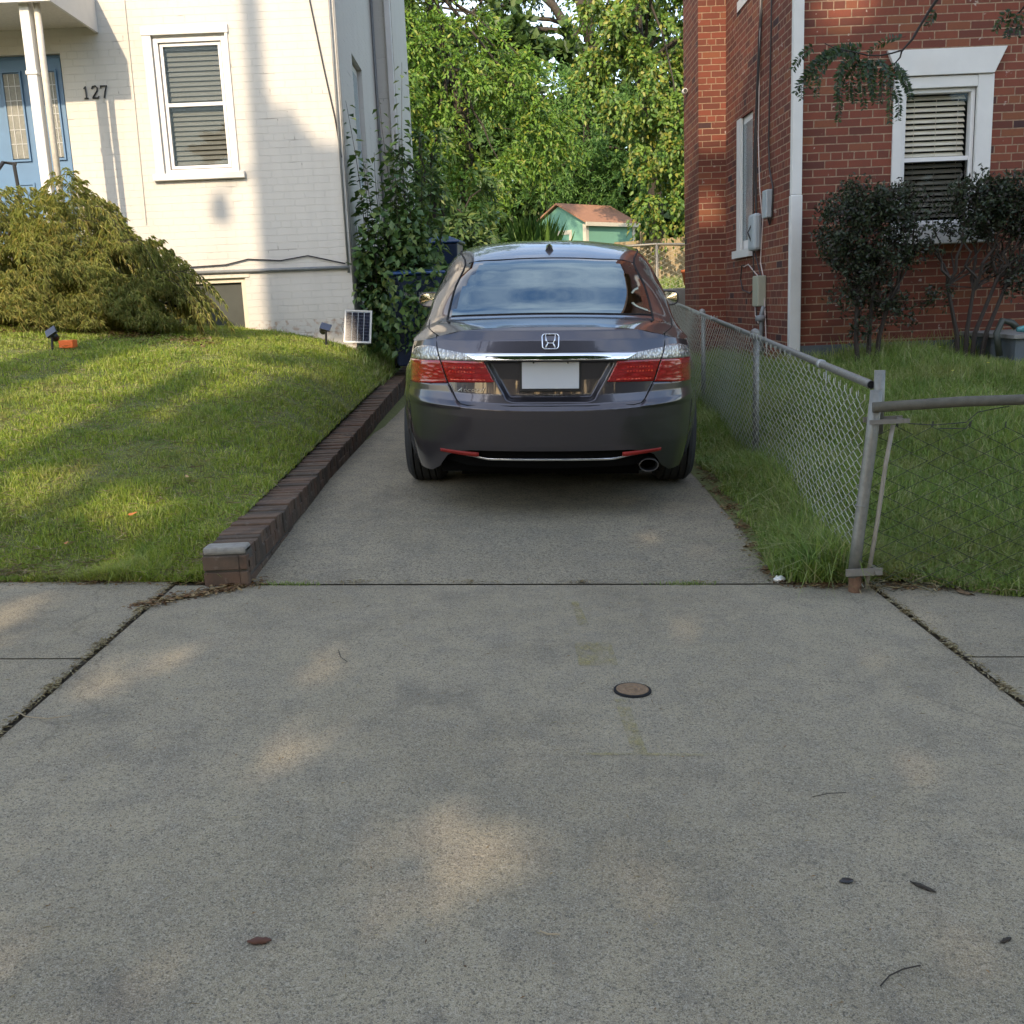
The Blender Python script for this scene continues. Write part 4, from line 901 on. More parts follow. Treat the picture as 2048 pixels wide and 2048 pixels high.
# corner: leaning post with bent neighbour and front return section
f2 = empty('front_fence', (2.2, 4.06, -.05), 'short chain link fence return with leaning corner post, long grass behind it', 'fence')
p = MB(); p.tube([(1.405, 4.10, .03), (1.42, 4.10, .2), (1.462, 4.10, .60), (1.478, 4.10, .80)], .025, 14); p.tube([(1.430, 4.10, .33), (1.4303, 4.10, .335)], .0265, 14); p.build('corner_post', M['gal'], f2, True)
p = MB(); p.tube([(1.410, 4.10, -.10), (1.412, 4.10, .035)], .026, 12); p.build('rusty_post_foot', M['rust'], f2, True)
p = MB(); p.tube([(1.505, 4.15, .62), (1.507, 4.15, .875)], .022, 14); p.build('upright_stub', M['gal'], f2, True)
p = MB(); p.tube([(1.455, 4.07, .735), (1.8, 4.06, .745), (2.5, 4.03, .742), (3.3, 4.0, .735), (4.6, 3.97, .70)], .021, 12); p.build('top_rail', plain('mossy_pipe', (.12, .11, .085), .8, .2, var=.45, sc=30, bump=.002), f2, True)
p = MB(); p.box(1.44, 1.60, 4.060, 4.066, .668, .686); p.box(1.44, 1.60, 4.135, 4.141, .668, .69); p.tube([(1.58, 4.055, .679), (1.58, 4.15, .679)], .008, 6); bm_ = plain('dull_steel_band', (.24, .22, .19), .6, .4, var=.35, sc=30); p.build('tension_band', bm_, f2)
p = MB(); p.box(1.36, 1.51, 4.058, 4.066, .045, .075); p.tube([(1.49, 4.05, .06), (1.49, 4.12, .06)], .014, 8); p.build('bottom_band', bm_, f2)
p = MB(); p.tube([(1.455, 4.09, -.02), (1.492, 4.09, .25), (1.52, 4.09, .50), (1.545, 4.09, .66)], .0095, 8); p.build('tension_bar', plain('pale_tension_bar', (.30, .27, .22), .6, .2, var=.35, sc=30), f2, True)
V, F = chain(None, (1.49, 4.085), (4.6, 4.0), lambda t: -.03 - .13 * t, lambda t: .665 + .012 * math.sin(t * 23) - .01, .072, .0025, .008)
sh = V[:, 2:3]; V[:, 0:1] += (sh - .65) * .13 * np.clip((2.4 - V[:, 0:1]) / .9, 0, 1)
npmesh('chain_mesh', V, F, plain('dark_old_wire', (.055, .065, .04), .6, .3, var=.6, sc=9), f2, True)
p = MB(); p.tube([(1.60, 4.07, .665), (1.7, 4.07, .655), (1.83, 4.07, .66), (1.87, 4.06, .70), (1.93, 4.06, .71), (1.99, 4.05, .72)], .002, 5); p.tube([(1.72, 4.07, .64), (1.83, 4.07, .636), (1.85, 4.06, .67)], .002, 5); p.build('tie_wire', M['cable'], f2)
adopt(f2)

# ------------------------------------------------------------------ small things on the ground
def gz(x, y): return float(z_dr(np.array(x), np.array(y)))
vc = empty('utility_cover', (.35, 3.0, gz(.35, 3.0)), 'small round rusty iron utility cover set in the concrete', 'utility cover')
vm = Matrix.Translation((.35, 3.0, gz(.35, 3.0))) @ Matrix.Rotation(R(2.4), 4, 'Y') @ Matrix.Scale(.82, 4)
p = MB(); p.lathe([(.060, .004), (.062, .008), (.071, .007), (.074, -.02)], (0, 0, 0), 40); r1 = p.build('rim', M['seam'], None, True)
p = MB(); p.lathe([(0, .010), (.012, .0105), (.014, .0065), (.026, .0065), (.028, .010), (.033, .010), (.035, .007), (.054, .0072), (.057, .0095), (.061, .009), (.0615, .002)], (0, 0, 0), 40); r2 = p.build('lid', M['lidmetal'], None, True)
for o in (r1, r2): o.parent = vc; o.matrix_parent_inverse = vc.matrix_basis.inverted(); o.matrix_basis = vm
# faded yellow utility marks: thin painted sheets
def paintmat():
    m = N('faded_yellow_paint'); m.m.blend_method = 'HASHED' if hasattr(m.m, 'blend_method') else None
    b_ = m.bsdf((.34, .29, .12), .9, spec=.1); tr = m.n('ShaderNodeBsdfTransparent'); x = m.n('ShaderNodeMixShader')
    m.t.links.new(m.ramp(m.math('ADD', m.math('MULTIPLY', m.noise(90, 4), .5), m.math('MULTIPLY', m.noise(14, 3), .5)), (.42, .02), (.66, .62)), x.inputs[0])
    m.t.links.new(tr.outputs[0], x.inputs[1]); m.t.links.new(b_, x.inputs[2]); return m.fin(x.outputs[0])
M['ypaint'] = paintmat()
for nm, pts in (('paint_mark', [(.285, 2.93), (.325, 2.93), (.335, 2.55), (.295, 2.55)]), ('paint_mark', [(.12, 2.555), (.50, 2.545), (.50, 2.53), (.12, 2.54)]), ('paint_mark', [(.22, 3.95), (.25, 3.95), (.27, 3.65), (.23, 3.65)]), ('paint_mark', [(.20, 3.45), (.33, 3.45), (.33, 3.22), (.20, 3.22)])):
    p = MB(); p.add([(x, y, gz(x, y) + .0035) for x, y in pts], [(0, 3, 2, 1)]); o = p.build(nm, M['ypaint'])
    cxy = (sum(a for a, _ in pts) / 4, sum(b for _, b in pts) / 4)
    tag(o, {2.74: 'faded yellow paint stripe running toward the viewer from the round cover', 2.54: 'faded yellow cross stroke at the end of the paint stripe', 3.8: 'faint yellow paint dash near the driveway joint', 3.34: 'faint yellow paint smudge just beyond the round cover'}[min((2.74, 2.54, 3.8, 3.34), key=lambda q: abs(q - cxy[1]))], 'paint mark')
def lump(nm, x, y, L_, w, h, ang, mat, label, cat, zf=gz):
    n1, n2 = 9, 8; P = []
    for i in range(n1):
        t = i / (n1 - 1); rr = math.sin(math.pi * min(max(t, .04), .96)) ** .6
        for j in range(n2 + 1):
            a_ = 2 * math.pi * j / n2; q = (1 + .25 * math.sin(3 * t * 5 + j * 2)); P.append(((t - .5) * L_, rr * w / 2 * math.cos(a_) * q, max(-.001, rr * h / 2 * math.sin(a_) * q + h * .4)))
    P = np.array(P).reshape(n1, n2 + 1, 3); P[:, -1] = P[:, 0]; o = grid(nm, P, mat); o.location = (x, y, zf(x, y)); o.rotation_euler = (0, R(2.4), ang); return tag(o, label, cat)
lump('bark_chip', -.51, 1.735, .045, .017, .012, .1, plain('brown_bark_chip', (.10, .045, .03), .9, var=.3, sc=90), 'small reddish brown bark chip lying on the concrete', 'bark chip')
lump('dark_leaf', .665, 1.935, .030, .022, .006, .3, M['black'], 'small black crumpled leaf lying on the concrete', 'leaf')
lump('cone_twig', .815, 1.91, .055, .011, .008, -.8, M['bark'], 'short thick grey brown seed twig on the concrete', 'twig')
lump('cone_twig', .90, 1.73, .03, .009, .008, .5, M['bark'], 'tiny dark seed twig on the concrete, nearest the lower right', 'twig')
def twig(pts, r, label, mat='twig'):
    p = MB(); p.tube([(x, y, gz(x, y) + .003 + .002 * i) for i, (x, y) in enumerate(pts)], r, 5); tag(p.build('twig', M[mat]), label, 'twig')
twig([(.615, 1.60), (.64, 1.625), (.67, 1.64), (.705, 1.648)], .0014, 'thin curved dark twig on the concrete at the lower right')
twig([(.70, 2.30), (.745, 2.315), (.79, 2.315)], .001, 'hair thin straight dark twig on the concrete below the right sidewalk joint')
twig([(.02, 1.765), (.035, 1.752), (.058, 1.748)], .0014, 'tiny pale curved stalk on the concrete', 'fencewood')
twig([(-1.50, 2.86), (-1.43, 2.80), (-1.36, 2.78), (-1.30, 2.80)], .0014, 'long pale dry stem crossing the left sidewalk joint', 'fencewood')
twig([(-.62, 3.38), (-.60, 3.30), (-.57, 3.25)], .0012, 'tiny olive stalk with a bud on the concrete', 'bark')
lump('crumpled_tissue', 1.135, 4.245, .055, .04, .03, .2, M['paper'], 'crumpled white tissue beside the grass at the driveway joint', 'tissue')
def flatleaf(nm, x, y, z, s, ang, col, label, lobes=5, tilt=.25):
    p = MB(); pts = []
    for q in range(4 * lobes):
        a_ = 2 * math.pi * q / (4 * lobes); rr = s * (.5 + .5 * abs(math.cos(a_ * lobes / 2))) * (1 if abs(a_ - math.pi) > .5 else .8); pts.append((rr * math.cos(a_), rr * .62 * math.sin(a_), .12 * s * math.cos(2 * a_)))
    p.add([(0, 0, .05 * s)] + pts, [(0, i + 1, (i + 1) % len(pts) + 1) for i in range(len(pts))]); o = p.build(nm, plain(nm + '_colour', col, .7, var=.2, sc=40)); o.location = (x, y, z); o.rotation_euler = (tilt, -.1, ang); tag(o, label, 'leaf')
flatleaf('oak_leaf', 2.20, 4.10, .00, .055, .3, (.48, .36, .24), 'pale tan oak leaf resting on grass by the front fence')
flatleaf('oak_leaf', 1.85, 4.05, -.04, .05, 1.9, (.16, .10, .05), 'dull brown oak leaf half hidden in grass by the front fence')
flatleaf('fallen_leaf', -1.80, 4.77, .30, .026, .3, (.40, .13, .03), 'rust orange fallen leaf on the lawn near the brick edging', 3)
flatleaf('fallen_leaf', -1.70, 5.35, .375, .035, 2.2, (.42, .26, .10), 'tan fallen leaf on the lawn, further up the slope', 3)
flatleaf('fallen_leaf', -2.02, 4.52, .225, .016, 1.1, (.42, .16, .05), 'tiny reddish fallen leaf on the lawn near the sidewalk', 3)
# orange box, spotlight at maple, solar light, solar panel
zz_ = float(z_left(np.array(-3.37), np.array(7.95)))
p = MB(); p.box(-3.40, -3.29, 7.93, 8.02, zz_ + .01, zz_ + .07); tag(p.build('orange_box', M['orange'], None, bevel=.006), 'small bright orange plastic box on the lawn under the golden bush', 'box')
def stake_light(x, y, z, s, label, face):
    e = empty('solar_spotlight', (x, y, z), label, 'solar light')
    p = MB(); p.tube([(x, y, z - .05), (x + .01, y, z + .13 * s)], .010 * s + .002, 8); p.build('stake', M['black'], e)
    mt = Matrix.Translation((x + .01, y, z + .17 * s)) @ Matrix.Rotation(face, 4, 'Y') @ Matrix.Rotation(R(-35), 4, 'X')
    p = MB(); p.box(-.055 * s, .055 * s, -.012, .012, -.04 * s, .04 * s); o = p.build('cell_plate', M['solarcell'], e, bevel=.003)
    q = MB(); q.tube([(0, .02, -.01), (-.03 * s, .09 * s, .0)], [.03 * s, .04 * s], 10); o2 = q.build('lamp_head', M['black'], e, True)
    for c in e.children: c.matrix_parent_inverse = e.matrix_basis.inverted()
    for c in (o, o2): c.matrix_basis = mt
stake_light(-1.86, 10.8, .87, 1., 'black solar stake light in front of the white wall', R(18))
stake_light(-3.44, 7.9, float(z_left(np.array(-3.44), np.array(7.9))) + .0, .8, 'black solar stake light beside the small orange box', R(-30))
spn = empty('photovoltaic_panel', (-1.56, 11.0, .84), 'white framed solar panel leaning at the corner of the white house', 'solar panel')
Mx = Matrix.Translation((-1.565, 11.02, .855)) @ Matrix.Rotation(R(4.5), 4, 'Y') @ Matrix.Rotation(R(-14), 4, 'X') @ Matrix.Scale(.88, 4)
p = MB(); frame_boxes(p, -.165, .165, 0, .40, -.012, .012, .018); o1 = p.build('frame', M['silver'], spn, bevel=.002)
p = MB()
for i in range(4):
    for j in range(9):
        p.box(-.142 + i * .072, -.142 + i * .072 + .064, -.007, -.003, .028 + j * .0385, .028 + j * .0385 + .0365)
o2 = p.build('cells', M['solarcell'], spn); p = MB(); p.box(-.15, .15, -.003, .004, .01, .39); o3 = p.build('backing', M['boxgrey'], spn)
p = MB(); p.tube([(-.16, 0, .24), (-.19, .01, .25), (-.20, .02, .20), (-.17, .01, .12)], .003, 5); o4 = p.build('cable', M['cable'], spn)
for c in (o1, o2, o3, o4): c.matrix_parent_inverse = spn.matrix_basis.inverted(); c.matrix_basis = Mx
# bins
def bin_(x, y, z, w, d_, h, lidmat, label, marks, dome=.05, ang=0):
    e = empty('wheeled_bin', (x, y, z), label, 'bin'); e.rotation_euler = (0, 0, ang)
    p = MB(); a_, b2 = w / 2, d_ / 2; k_ = .8
    p.add([(-a_ * k_, -b2 * k_, .05), (a_ * k_, -b2 * k_, .05), (a_ * k_, b2 * k_, .05), (-a_ * k_, b2 * k_, .05), (-a_, -b2, h), (a_, -b2, h), (a_, b2, h), (-a_, b2, h)], [(0, 3, 2, 1), (0, 1, 5, 4), (1, 2, 6, 5), (2, 3, 7, 6), (3, 0, 4, 7), (4, 5, 6, 7)])
    p.build('bin_body', M['navy'], e, bevel=.02)
    p = MB(); a_ += .03; b2 += .03
    p.add([(-a_, -b2, h), (a_, -b2, h), (a_, b2, h), (-a_, b2, h), (-a_, -b2, h + .03), (a_, -b2, h + .03), (a_, b2, h + .03), (-a_, b2, h + .03), (-a_ * .35, -b2 * .3, h + .03 + dome), (a_ * .35, -b2 * .3, h + .03 + dome), (a_ * .35, b2 * .3, h + .03 + dome), (-a_ * .35, b2 * .3, h + .03 + dome)],
          [(0, 3, 2, 1), (0, 1, 5, 4), (1, 2, 6, 5), (2, 3, 7, 6), (3, 0, 4, 7), (4, 5, 9, 8), (5, 6, 10, 9), (6, 7, 11, 10), (7, 4, 8, 11), (8, 9, 10, 11)]); p.build('lid', lidmat, e, bevel=.012)
    for s in (-1, 1):
        p = MB(); p.lathe([(0, -.03), (.11, -.03), (.11, .03), (0, .03)], (s * w * .4, d_ / 2, .11), 18, 'x'); p.build('wheel', M['rubber'], e)
    if marks:
        p = MB(); fy = lambda z_: -(d_ / 2) * (k_ + (1 - k_) * (z_ - .05) / (h - .05)) - .004
        rr_ = random.Random(3)
        for zz0, hh in ((h - .22, .035), (h - .27, .008), (h - .31, .022)):
            xx = -.13
            while xx < .13:
                ww = rr_.uniform(.008, .02); 
                if rr_.random() > .25 or hh < .01: p.add([(xx, fy(zz0), zz0), (xx + ww, fy(zz0), zz0), (xx + ww * .8, fy(zz0 + hh), zz0 + hh * rr_.uniform(.6, 1)), (xx, fy(zz0 + hh), zz0 + hh)], [(0, 1, 2, 3)])
                xx += ww + .006
        p.build('printed_marks', plain('faded_print', (.4, .42, .42), .7), e)
bin_(-.98, 11.7, .52, .60, .62, 1.03, M['navylid'], 'dark blue wheeled bin with pale print half hidden behind the leafy shrub', True, .03, .12)
bin_(-.74, 13.6, .62, .44, .5, 1.36, M['navylid'], 'tall dark blue wheeled bin with pitched lid standing behind the first one', False, .07, -.1)
# terracotta pot on stone
p = MB(); p.lathe([(0, 0), (.09, 0), (.12, .17), (.135, .17), (.135, .21), (.11, .21), (.10, .15), (0, .15)], (2.62, 14.6, 1.35), 20); 
tag(p.build('flower_pot', M['terra'], None, True), 'terracotta flower pot at the back corner of the brick house', 'flower pot')
p = MB(); p.box(1.98, 3.0, 14.2, 14.75, .4, 1.31); tag(p.build('stone_ledge', M['stone'], None, bevel=.02), 'grey stone ledge carrying the terracotta pot', 'ledge')
# shed
sh = empty('garden_shed', (2.4, 31, 1.7), 'green garden shed with pale trim and brown shingle roof in the back yard', 'shed')
sh.location = (2.45, 30.3, 1.6); sh.rotation_euler = (0, 0, R(43))
Ls, Ws, He, Hr = 2.15, 2.1, 1.80, 2.33      # local: near corner at origin; long side along +x rotated, gable side along +y
p = MB(); p.add([(0, 0, 0), (Ls, 0, 0), (Ls, Ws, 0), (0, Ws, 0), (0, 0, He), (Ls, 0, He), (Ls, Ws, He), (0, Ws, He), (0, Ws / 2, Hr), (Ls, Ws / 2, Hr)], [(0, 1, 5, 4), (2, 3, 7, 6), (3, 0, 4, 8, 7), (1, 2, 6, 9, 5)])
p.build('wall', M['shedgreen'], sh)
p = MB(); o_ = .12
for s_, y0, y1 in ((1, -o_, Ws / 2), (-1, Ws + o_, Ws / 2)):
    z0 = He - .05; p.add([(-o_, y0, z0), (Ls + o_, y0, z0), (Ls + o_, y1, Hr + .03), (-o_, y1, Hr + .03), (-o_, y0, z0 + .05), (Ls + o_, y0, z0 + .05), (Ls + o_, y1, Hr + .08), (-o_, y1, Hr + .08)], [(0, 1, 2, 3), (4, 7, 6, 5), (0, 4, 5, 1), (0, 3, 7, 4), (1, 5, 6, 2)])
p.build('roof', M['shingle'], sh)
p = MB(); p.box(-.02, .1, -.02, 0, 0, He - .05); p.box(-.02, 0, 0, .1, 0, He - .05); p.box(Ls - .1, Ls + .02, -.02, 0, 0, He - .05); p.box(-.12, Ls + .12, -.14, -.10, He - .12, He - .01)
p.box(-.02, 0, .55, .65, 0, 1.62); p.box(-.02, 0, 1.25, 1.35, 0, 1.62); p.box(-.02, 0, .65, 1.25, 1.5, 1.62); p.build('trim', M['cream'], sh)
# wooden fence behind
wf_ = empty('board_fence', (4.5, 27, 1.6), 'weathered wooden board fence below the vines in the back yard', 'fence')
p = MB(); x = 2.9
while x < 9:
    p.box(x, x + .135, 27 + (x - 3) * .1, 27.025 + (x - 3) * .1, 1.5, 2.62 + .045 * (x - 3) + .02 * random.random()); x += .145
p.build('boards', M['fencewood'], wf_); p = MB(); p.box(3.55, 3.68, 26.8, 26.93, 1.5, 2.85); p.build('post', M['fencewood'], wf_); adopt(wf_)
bf = empty('back_gate_fence', (2.3, 16, 1), 'short chain link fence crossing the back yard behind the brick house', 'fence')
V, F = chain(None, (1.6, 16.0), (4.2, 16.0), lambda t: .9, lambda t: 1.95, .07, .0025); npmesh('chain_mesh', V, F, M['wire'], bf)
p = MB(); p.tube([(1.6, 16, 1.97), (2.35, 16, 1.99), (4.2, 16, 1.9)], .02, 8)
for x in (1.6, 2.36, 2.86): p.tube([(x, 16, .8), (x, 16, 2.0)], .022, 8)
p.build('pipe_frame', M['gal'], bf, True); adopt(bf)
# ------------------------------------------------------------------ vegetation
def clump_leaves(lobes, per_m2, leafL, leafW, twigs=7, tl=.55, droop=.6, seed=1, shell=.35, ups=.5):
    """leafy twigs radiating from clump centres spread over lobes (cx,cy,cz,rx,ry,rz)"""
    g = np.random.default_rng(seed); Ps, Ds, Ns, Ls = [], [], [], []; C_all = []
    for (cx, cy, cz, rx, ry, rz) in lobes:
        area = 4 * np.pi * ((rx * ry) ** 1.6 / 3 + (rx * rz) ** 1.6 / 3 + (ry * rz) ** 1.6 / 3) ** (1 / 1.6); nc_ = max(6, int(area * per_m2))
        d = unit(g.normal(0, 1, (nc_, 3))); r_ = 1 - shell * g.random((nc_, 1)) ** 1.4; nb = 1 + .22 * np.sin(d[:, :1] * 5 + cx) * np.cos(d[:, 2:] * 6 + cy)
        C = np.array([cx, cy, cz]) + d * r_ * nb * np.array([rx, ry, rz])
        hk = (np.sin(C[:, 0] * 3.1 + seed) * np.sin(C[:, 2] * 3.7 + seed * 2) + .5 * np.sin(C[:, 0] * 6.3 + C[:, 2] * 5.1) > -.55) & ~((np.abs((C[:, 0] + .15) / .75) ** 2 + np.abs((C[:, 2] - 4.75) / .5) ** 2 < 1) & (C[:, 1] < 24)); k3 = np.nonzero(hk)[0]
        C, d = C[k3], d[k3]; nc_ = len(C); C_all.append(C)
        if nc_ == 0: continue
        O = unit(d / np.array([rx, ry, rz]) + g.normal(0, .35, (nc_, 3)) + np.array([0, 0, .15]))
        for q in range(twigs):
            td = unit(O + g.normal(0, .75, (nc_, 3))); L_ = tl * g.uniform(.5, 1.1, (nc_, 1)); m = 9
            for k in range(m):
                t = (k + g.random((nc_, 1))) / m; p = C + td * L_ * t + np.array([0, 0, -1.]) * droop * L_ * t ** 2
                dd = td + np.array([0, 0, -1.]) * droop * 1.2 * t + g.normal(0, .55, (nc_, 3)); Ps.append(p); Ds.append(dd)
                Ns.append(np.array([-.15, -.55, ups]) + O * .45 + g.normal(0, .42, (nc_, 3))); Ls.append(g.uniform(.7, 1.25, nc_))
    P, D, N_, S = map(np.concatenate, (Ps, Ds, Ns, Ls)); return P, D, N_, leafL * S, leafW * S, np.concatenate(C_all)
def branchy(mb, base, targets, r0, n=6, sag=.1, rmin=.012):
    base = Vector(base)
    for t in targets:
        t = Vector(t); pts = []; k = 6
        for i in range(k + 1):
            u_ = i / k; p = base.lerp(t, u_); p.z += math.sin(u_ * math.pi) * sag * (t - base).length * random.uniform(.3, 1); p.x += random.uniform(-.04, .04) * (0 < i < k); p.y += random.uniform(-.04, .04) * (0 < i < k); pts.append(p)
        mb.tube(pts, [max(rmin, r0 * (1 - .85 * i / k)) for i in range(k + 1)], n)
def tree(name, label, cat, group, base, trunk_pts, r0, lobes, mat, per_m2, lL, lW, seed, twigs=7, tl=.55, droop=.6, nb=24, shell=.35, barkmat='bark', ups=.5):
    e = empty(name, base, label, cat, group)
    P, D, Nn, ll, lw_, C = clump_leaves(lobes, per_m2, lL, lW, twigs, tl, droop, seed, shell, ups)
    cr = leaves('crown', P, D, Nn, ll, lw_, M[mat], e, fold=.12, curl=.15)
    tk = MB(); k = len(trunk_pts); tk.tube(trunk_pts, [r0 * (1 - .55 * i / (k - 1)) for i in range(k)], 12); t_ = tk.build('trunk', M[barkmat], e, True)
    bb = MB(); rr_ = random.Random(seed)
    for q in range(nb):
        c = C[rr_.randrange(len(C))]; b_ = Vector(trunk_pts[rr_.randrange(max(1, k // 2), k)]); branchy(bb, b_, [c], r0 * .28, 5, .08)
    bb.build('limbs', M[barkmat], e, True); adopt(e); return e
g_ = 'trees closing off the back yard'
K_ = lambda L_: [(x * 1.17, y + 3.3, 1.2 + (z - 1.2) * 1.17, a * 1.17, b * 1.17, c * 1.17) for x, y, z, a, b, c in L_]
tree('leafy_tree', 'yellow green leafy tree with drooping leaves beyond the parked car, nearest the white house', 'tree', g_, (-.7, 22.7, 1.5),
     [(-.7, 22.7, 1.4), (-.8, 22.7, 3.0), (-.6, 22.8, 4.4), (-.9, 22.7, 6.0), (-1.4, 22.7, 7.8)], .17,
     K_([(-2.3, 19.2, 6.3, 1.3, 1.1, 1.3), (-1.3, 19, 5.2, 1.5, 1.2, 1.1), (-.2, 19.3, 5.0, 1.3, 1.1, .9), (.6, 19.5, 4.6, 1.0, .9, .75), (-1.7, 18.6, 3.5, .8, .9, 1.1), (-.9, 18.5, 2.65, .85, .9, .75), (-1.3, 18.9, 7.8, 1.5, 1.2, 1.0), (-.8, 19.9, 3.9, .9, .5, .8), (.7, 19.4, 4.1, .75, .7, .5), (-.3, 18.6, 3.75, .6, .5, .45)]),
     'tgold', 4.4, .105, .048, 11, 10, .60, .7)
tree('feathery_tree', 'fine leaved feathery green tree beyond the parked car, behind the shed', 'tree', g_, (3.0, 34.6, 1.5),
     [(3.0, 34.6, 1.4), (2.9, 34.6, 3.4), (3.0, 34.6, 6), (2.7, 34.6, 7.8)], .18,
     [(2.8, 33.8, 6.3, 1.8, 1.4, 1.45), (3.9, 33.4, 5.0, 1.4, 1.2, 1.0), (1.6, 34, 7.4, 1.5, 1.3, .9), (4.4, 33.8, 6.6, 1.2, 1.2, 1.1), (1.7, 33.6, 5.3, 1.1, 1.0, 1.0), (.6, 34, 6.2, 1.1, 1, .9)],
     'tgreen', 4.2, .13, .045, 12, 8, .75, .25, ups=.9)
tree('vine_covered_tree', 'tall tree smothered in vines beside the red brick chimney', 'tree', g_, (4.2, 28, 1.5),
     [(4.2, 28, 1.4), (4.1, 28, 4), (3.8, 28, 7), (3.5, 28, 10.5)], .22,
     [(4.2, 25.6, 3.6, 1.0, .9, .9), (4.4, 26, 5.0, 1.2, 1.0, 1.0), (3.7, 27, 6.3, 1.3, 1.1, 1.0), (4.1, 26.5, 7.8, 1.4, 1.1, 1.0), (2.8, 27.3, 7.0, .9, .9, .5), (4.3, 27, 9.5, 1.4, 1.1, 1.1), (2.9, 27.5, 8.6, .8, .8, .5), (5.4, 26.5, 4.4, 1, 1, 1.6), (4.9, 25.4, 3.0, .8, .6, .5), (5.6, 27, 7.2, 1, 1, 1.3)],
     'tivy', 3.6, .125, .08, 13, 9, .52, .9)
tree('far_tree', 'far dark tree whose bare forked limbs stand against the sky', 'tree', g_, (4.6, 41, 1.5),
     [(4.9, 41, 1.4), (4.7, 41, 6), (4.2, 41, 9.0), (3.6, 41, 11), (3.2, 41, 12.6), (3.0, 41, 15)], .34,
     [(-2.0, 41, 12.0, 3.2, 1.5, 1.5), (1.0, 41.5, 13.3, 1.6, 1.2, .9), (3.4, 41.5, 14.6, 2.4, 1.5, 1.4), (-4.5, 40, 10.6, 2.6, 1.5, 1.6), (6.8, 41, 12.2, 1.7, 1.5, 1.6), (1.2, 42, 10.9, .8, .6, .5)],
     'tdark', 1.7, .2, .11, 14, 7, .9, .5, 30)
fb = MB(); fb.tube([(4.2, 40.8, 9.0), (3.2, 40.6, 10.4), (2.3, 40.4, 11.8), (1.2, 40.4, 12.8)], [.26, .2, .15, .1], 8); fb.tube([(3.6, 40.8, 10.6), (3.7, 40.6, 12), (4.3, 40.6, 13.6)], [.22, .17, .1], 8); fb.tube([(4.1, 40.8, 9.3), (5.2, 40.6, 11.2), (5.6, 40.5, 13)], [.2, .15, .1], 8); fb.tube([(2.3, 40.4, 11.8), (1.9, 40.4, 12.9), (1.9, 40.4, 14)], [.12, .09, .06], 8)
ft = [o for o in bpy.data.objects if o.name.startswith('far_tree')][0]; fo_ = fb.build('forked_limb', M['bark'], ft, True); fo_.matrix_parent_inverse = ft.matrix_basis.inverted()
# deep wood behind everything
P, D, Nn, ll, lw_, _ = clump_leaves([(-6, 38.5, 6.5, 3.5, 1.6, 6.5), (-2.8, 38, 6.2, 3, 1.6, 6.2), (.2, 38.3, 6.3, 2.2, 1.5, 5.6), (2.6, 38, 5.2, 2.4, 1.5, 4.6), (5.8, 38, 6, 3, 1.6, 6.0), (9.5, 38, 6.5, 3, 2, 6), (1, 40, 4, 9, 1, 3.5), (-10, 38, 7, 4, 2, 7)], 1.9, .34, .22, 7, .9, .5, 15, .6)
tag(leaves('wood_foliage', P, D, Nn, ll, lw_, M['tdark']), kind='stuff')
# dark leafy bush by the far corner of the white house; reeds by the shed
tree('leafy_bush', 'dark green long leaved bush at the far corner of the white house', 'bush', None, (-.95, 15.3, .6), [(-1, 15.3, .5), (-1, 15.3, 2), (-.9, 15.3, 2.8)], .05,
     [(-.95, 15.3, 2.5, .5, .5, .8), (-.55, 15.2, 1.9, .45, .5, .5), (-1.1, 15.2, 3.2, .35, .4, .5), (-.4, 15.6, 2.6, .4, .4, .5)], 'shrub', 7, .13, .045, 16, 6, .35, .8, 10)
n = 500; X = rng.normal(.72, .2, n); Y = rng.normal(24, .3, n)
a_ = rng.uniform(0, 6.28, n); P = np.stack([X, Y, np.full(n, 1.6)], -1); D = np.stack([np.cos(a_) * .18, np.sin(a_) * .18, np.ones(n)], -1)
tag(leaves('tall_reeds', P, D, rnd(n), rng.uniform(.8, 1.6, n), .05, M['tgreen'], None, .1, .2), 'tall thin blue green reeds growing against the green shed', 'reeds')
# shrub with upright canes against the white wall
se = empty('cane_shrub', (-1.25, 12.0, .8), 'dark green shrub with long upright leafy canes growing against the side of the white house', 'shrub')
cm = MB(); Ps, Ds, Ns, Ls = [], [], [], []
canes = [((-1.42, 11.75), (-1.60, 11.75), 3.42), ((-1.1, 12.0), (-1.02, 12.1), 3.86), ((-1.15, 12.1), (-1.28, 12.1), 3.48), ((-1.0, 12.1), (-.83, 12.1), 3.0), ((-1.3, 11.9), (-1.35, 11.9), 2.6), ((-.95, 12.0), (-.72, 12.1), 2.7), ((-1.2, 12.1), (-1.12, 12.1), 3.15), ((-1.45, 11.8), (-1.5, 11.8), 2.4), ((-1.05, 11.9), (-.95, 11.9), 2.5)]
canes += [((random.uniform(-1.5, -.8), random.uniform(11.7, 12.2)), None, random.uniform(1.6, 3.1)) for _ in range(26)]
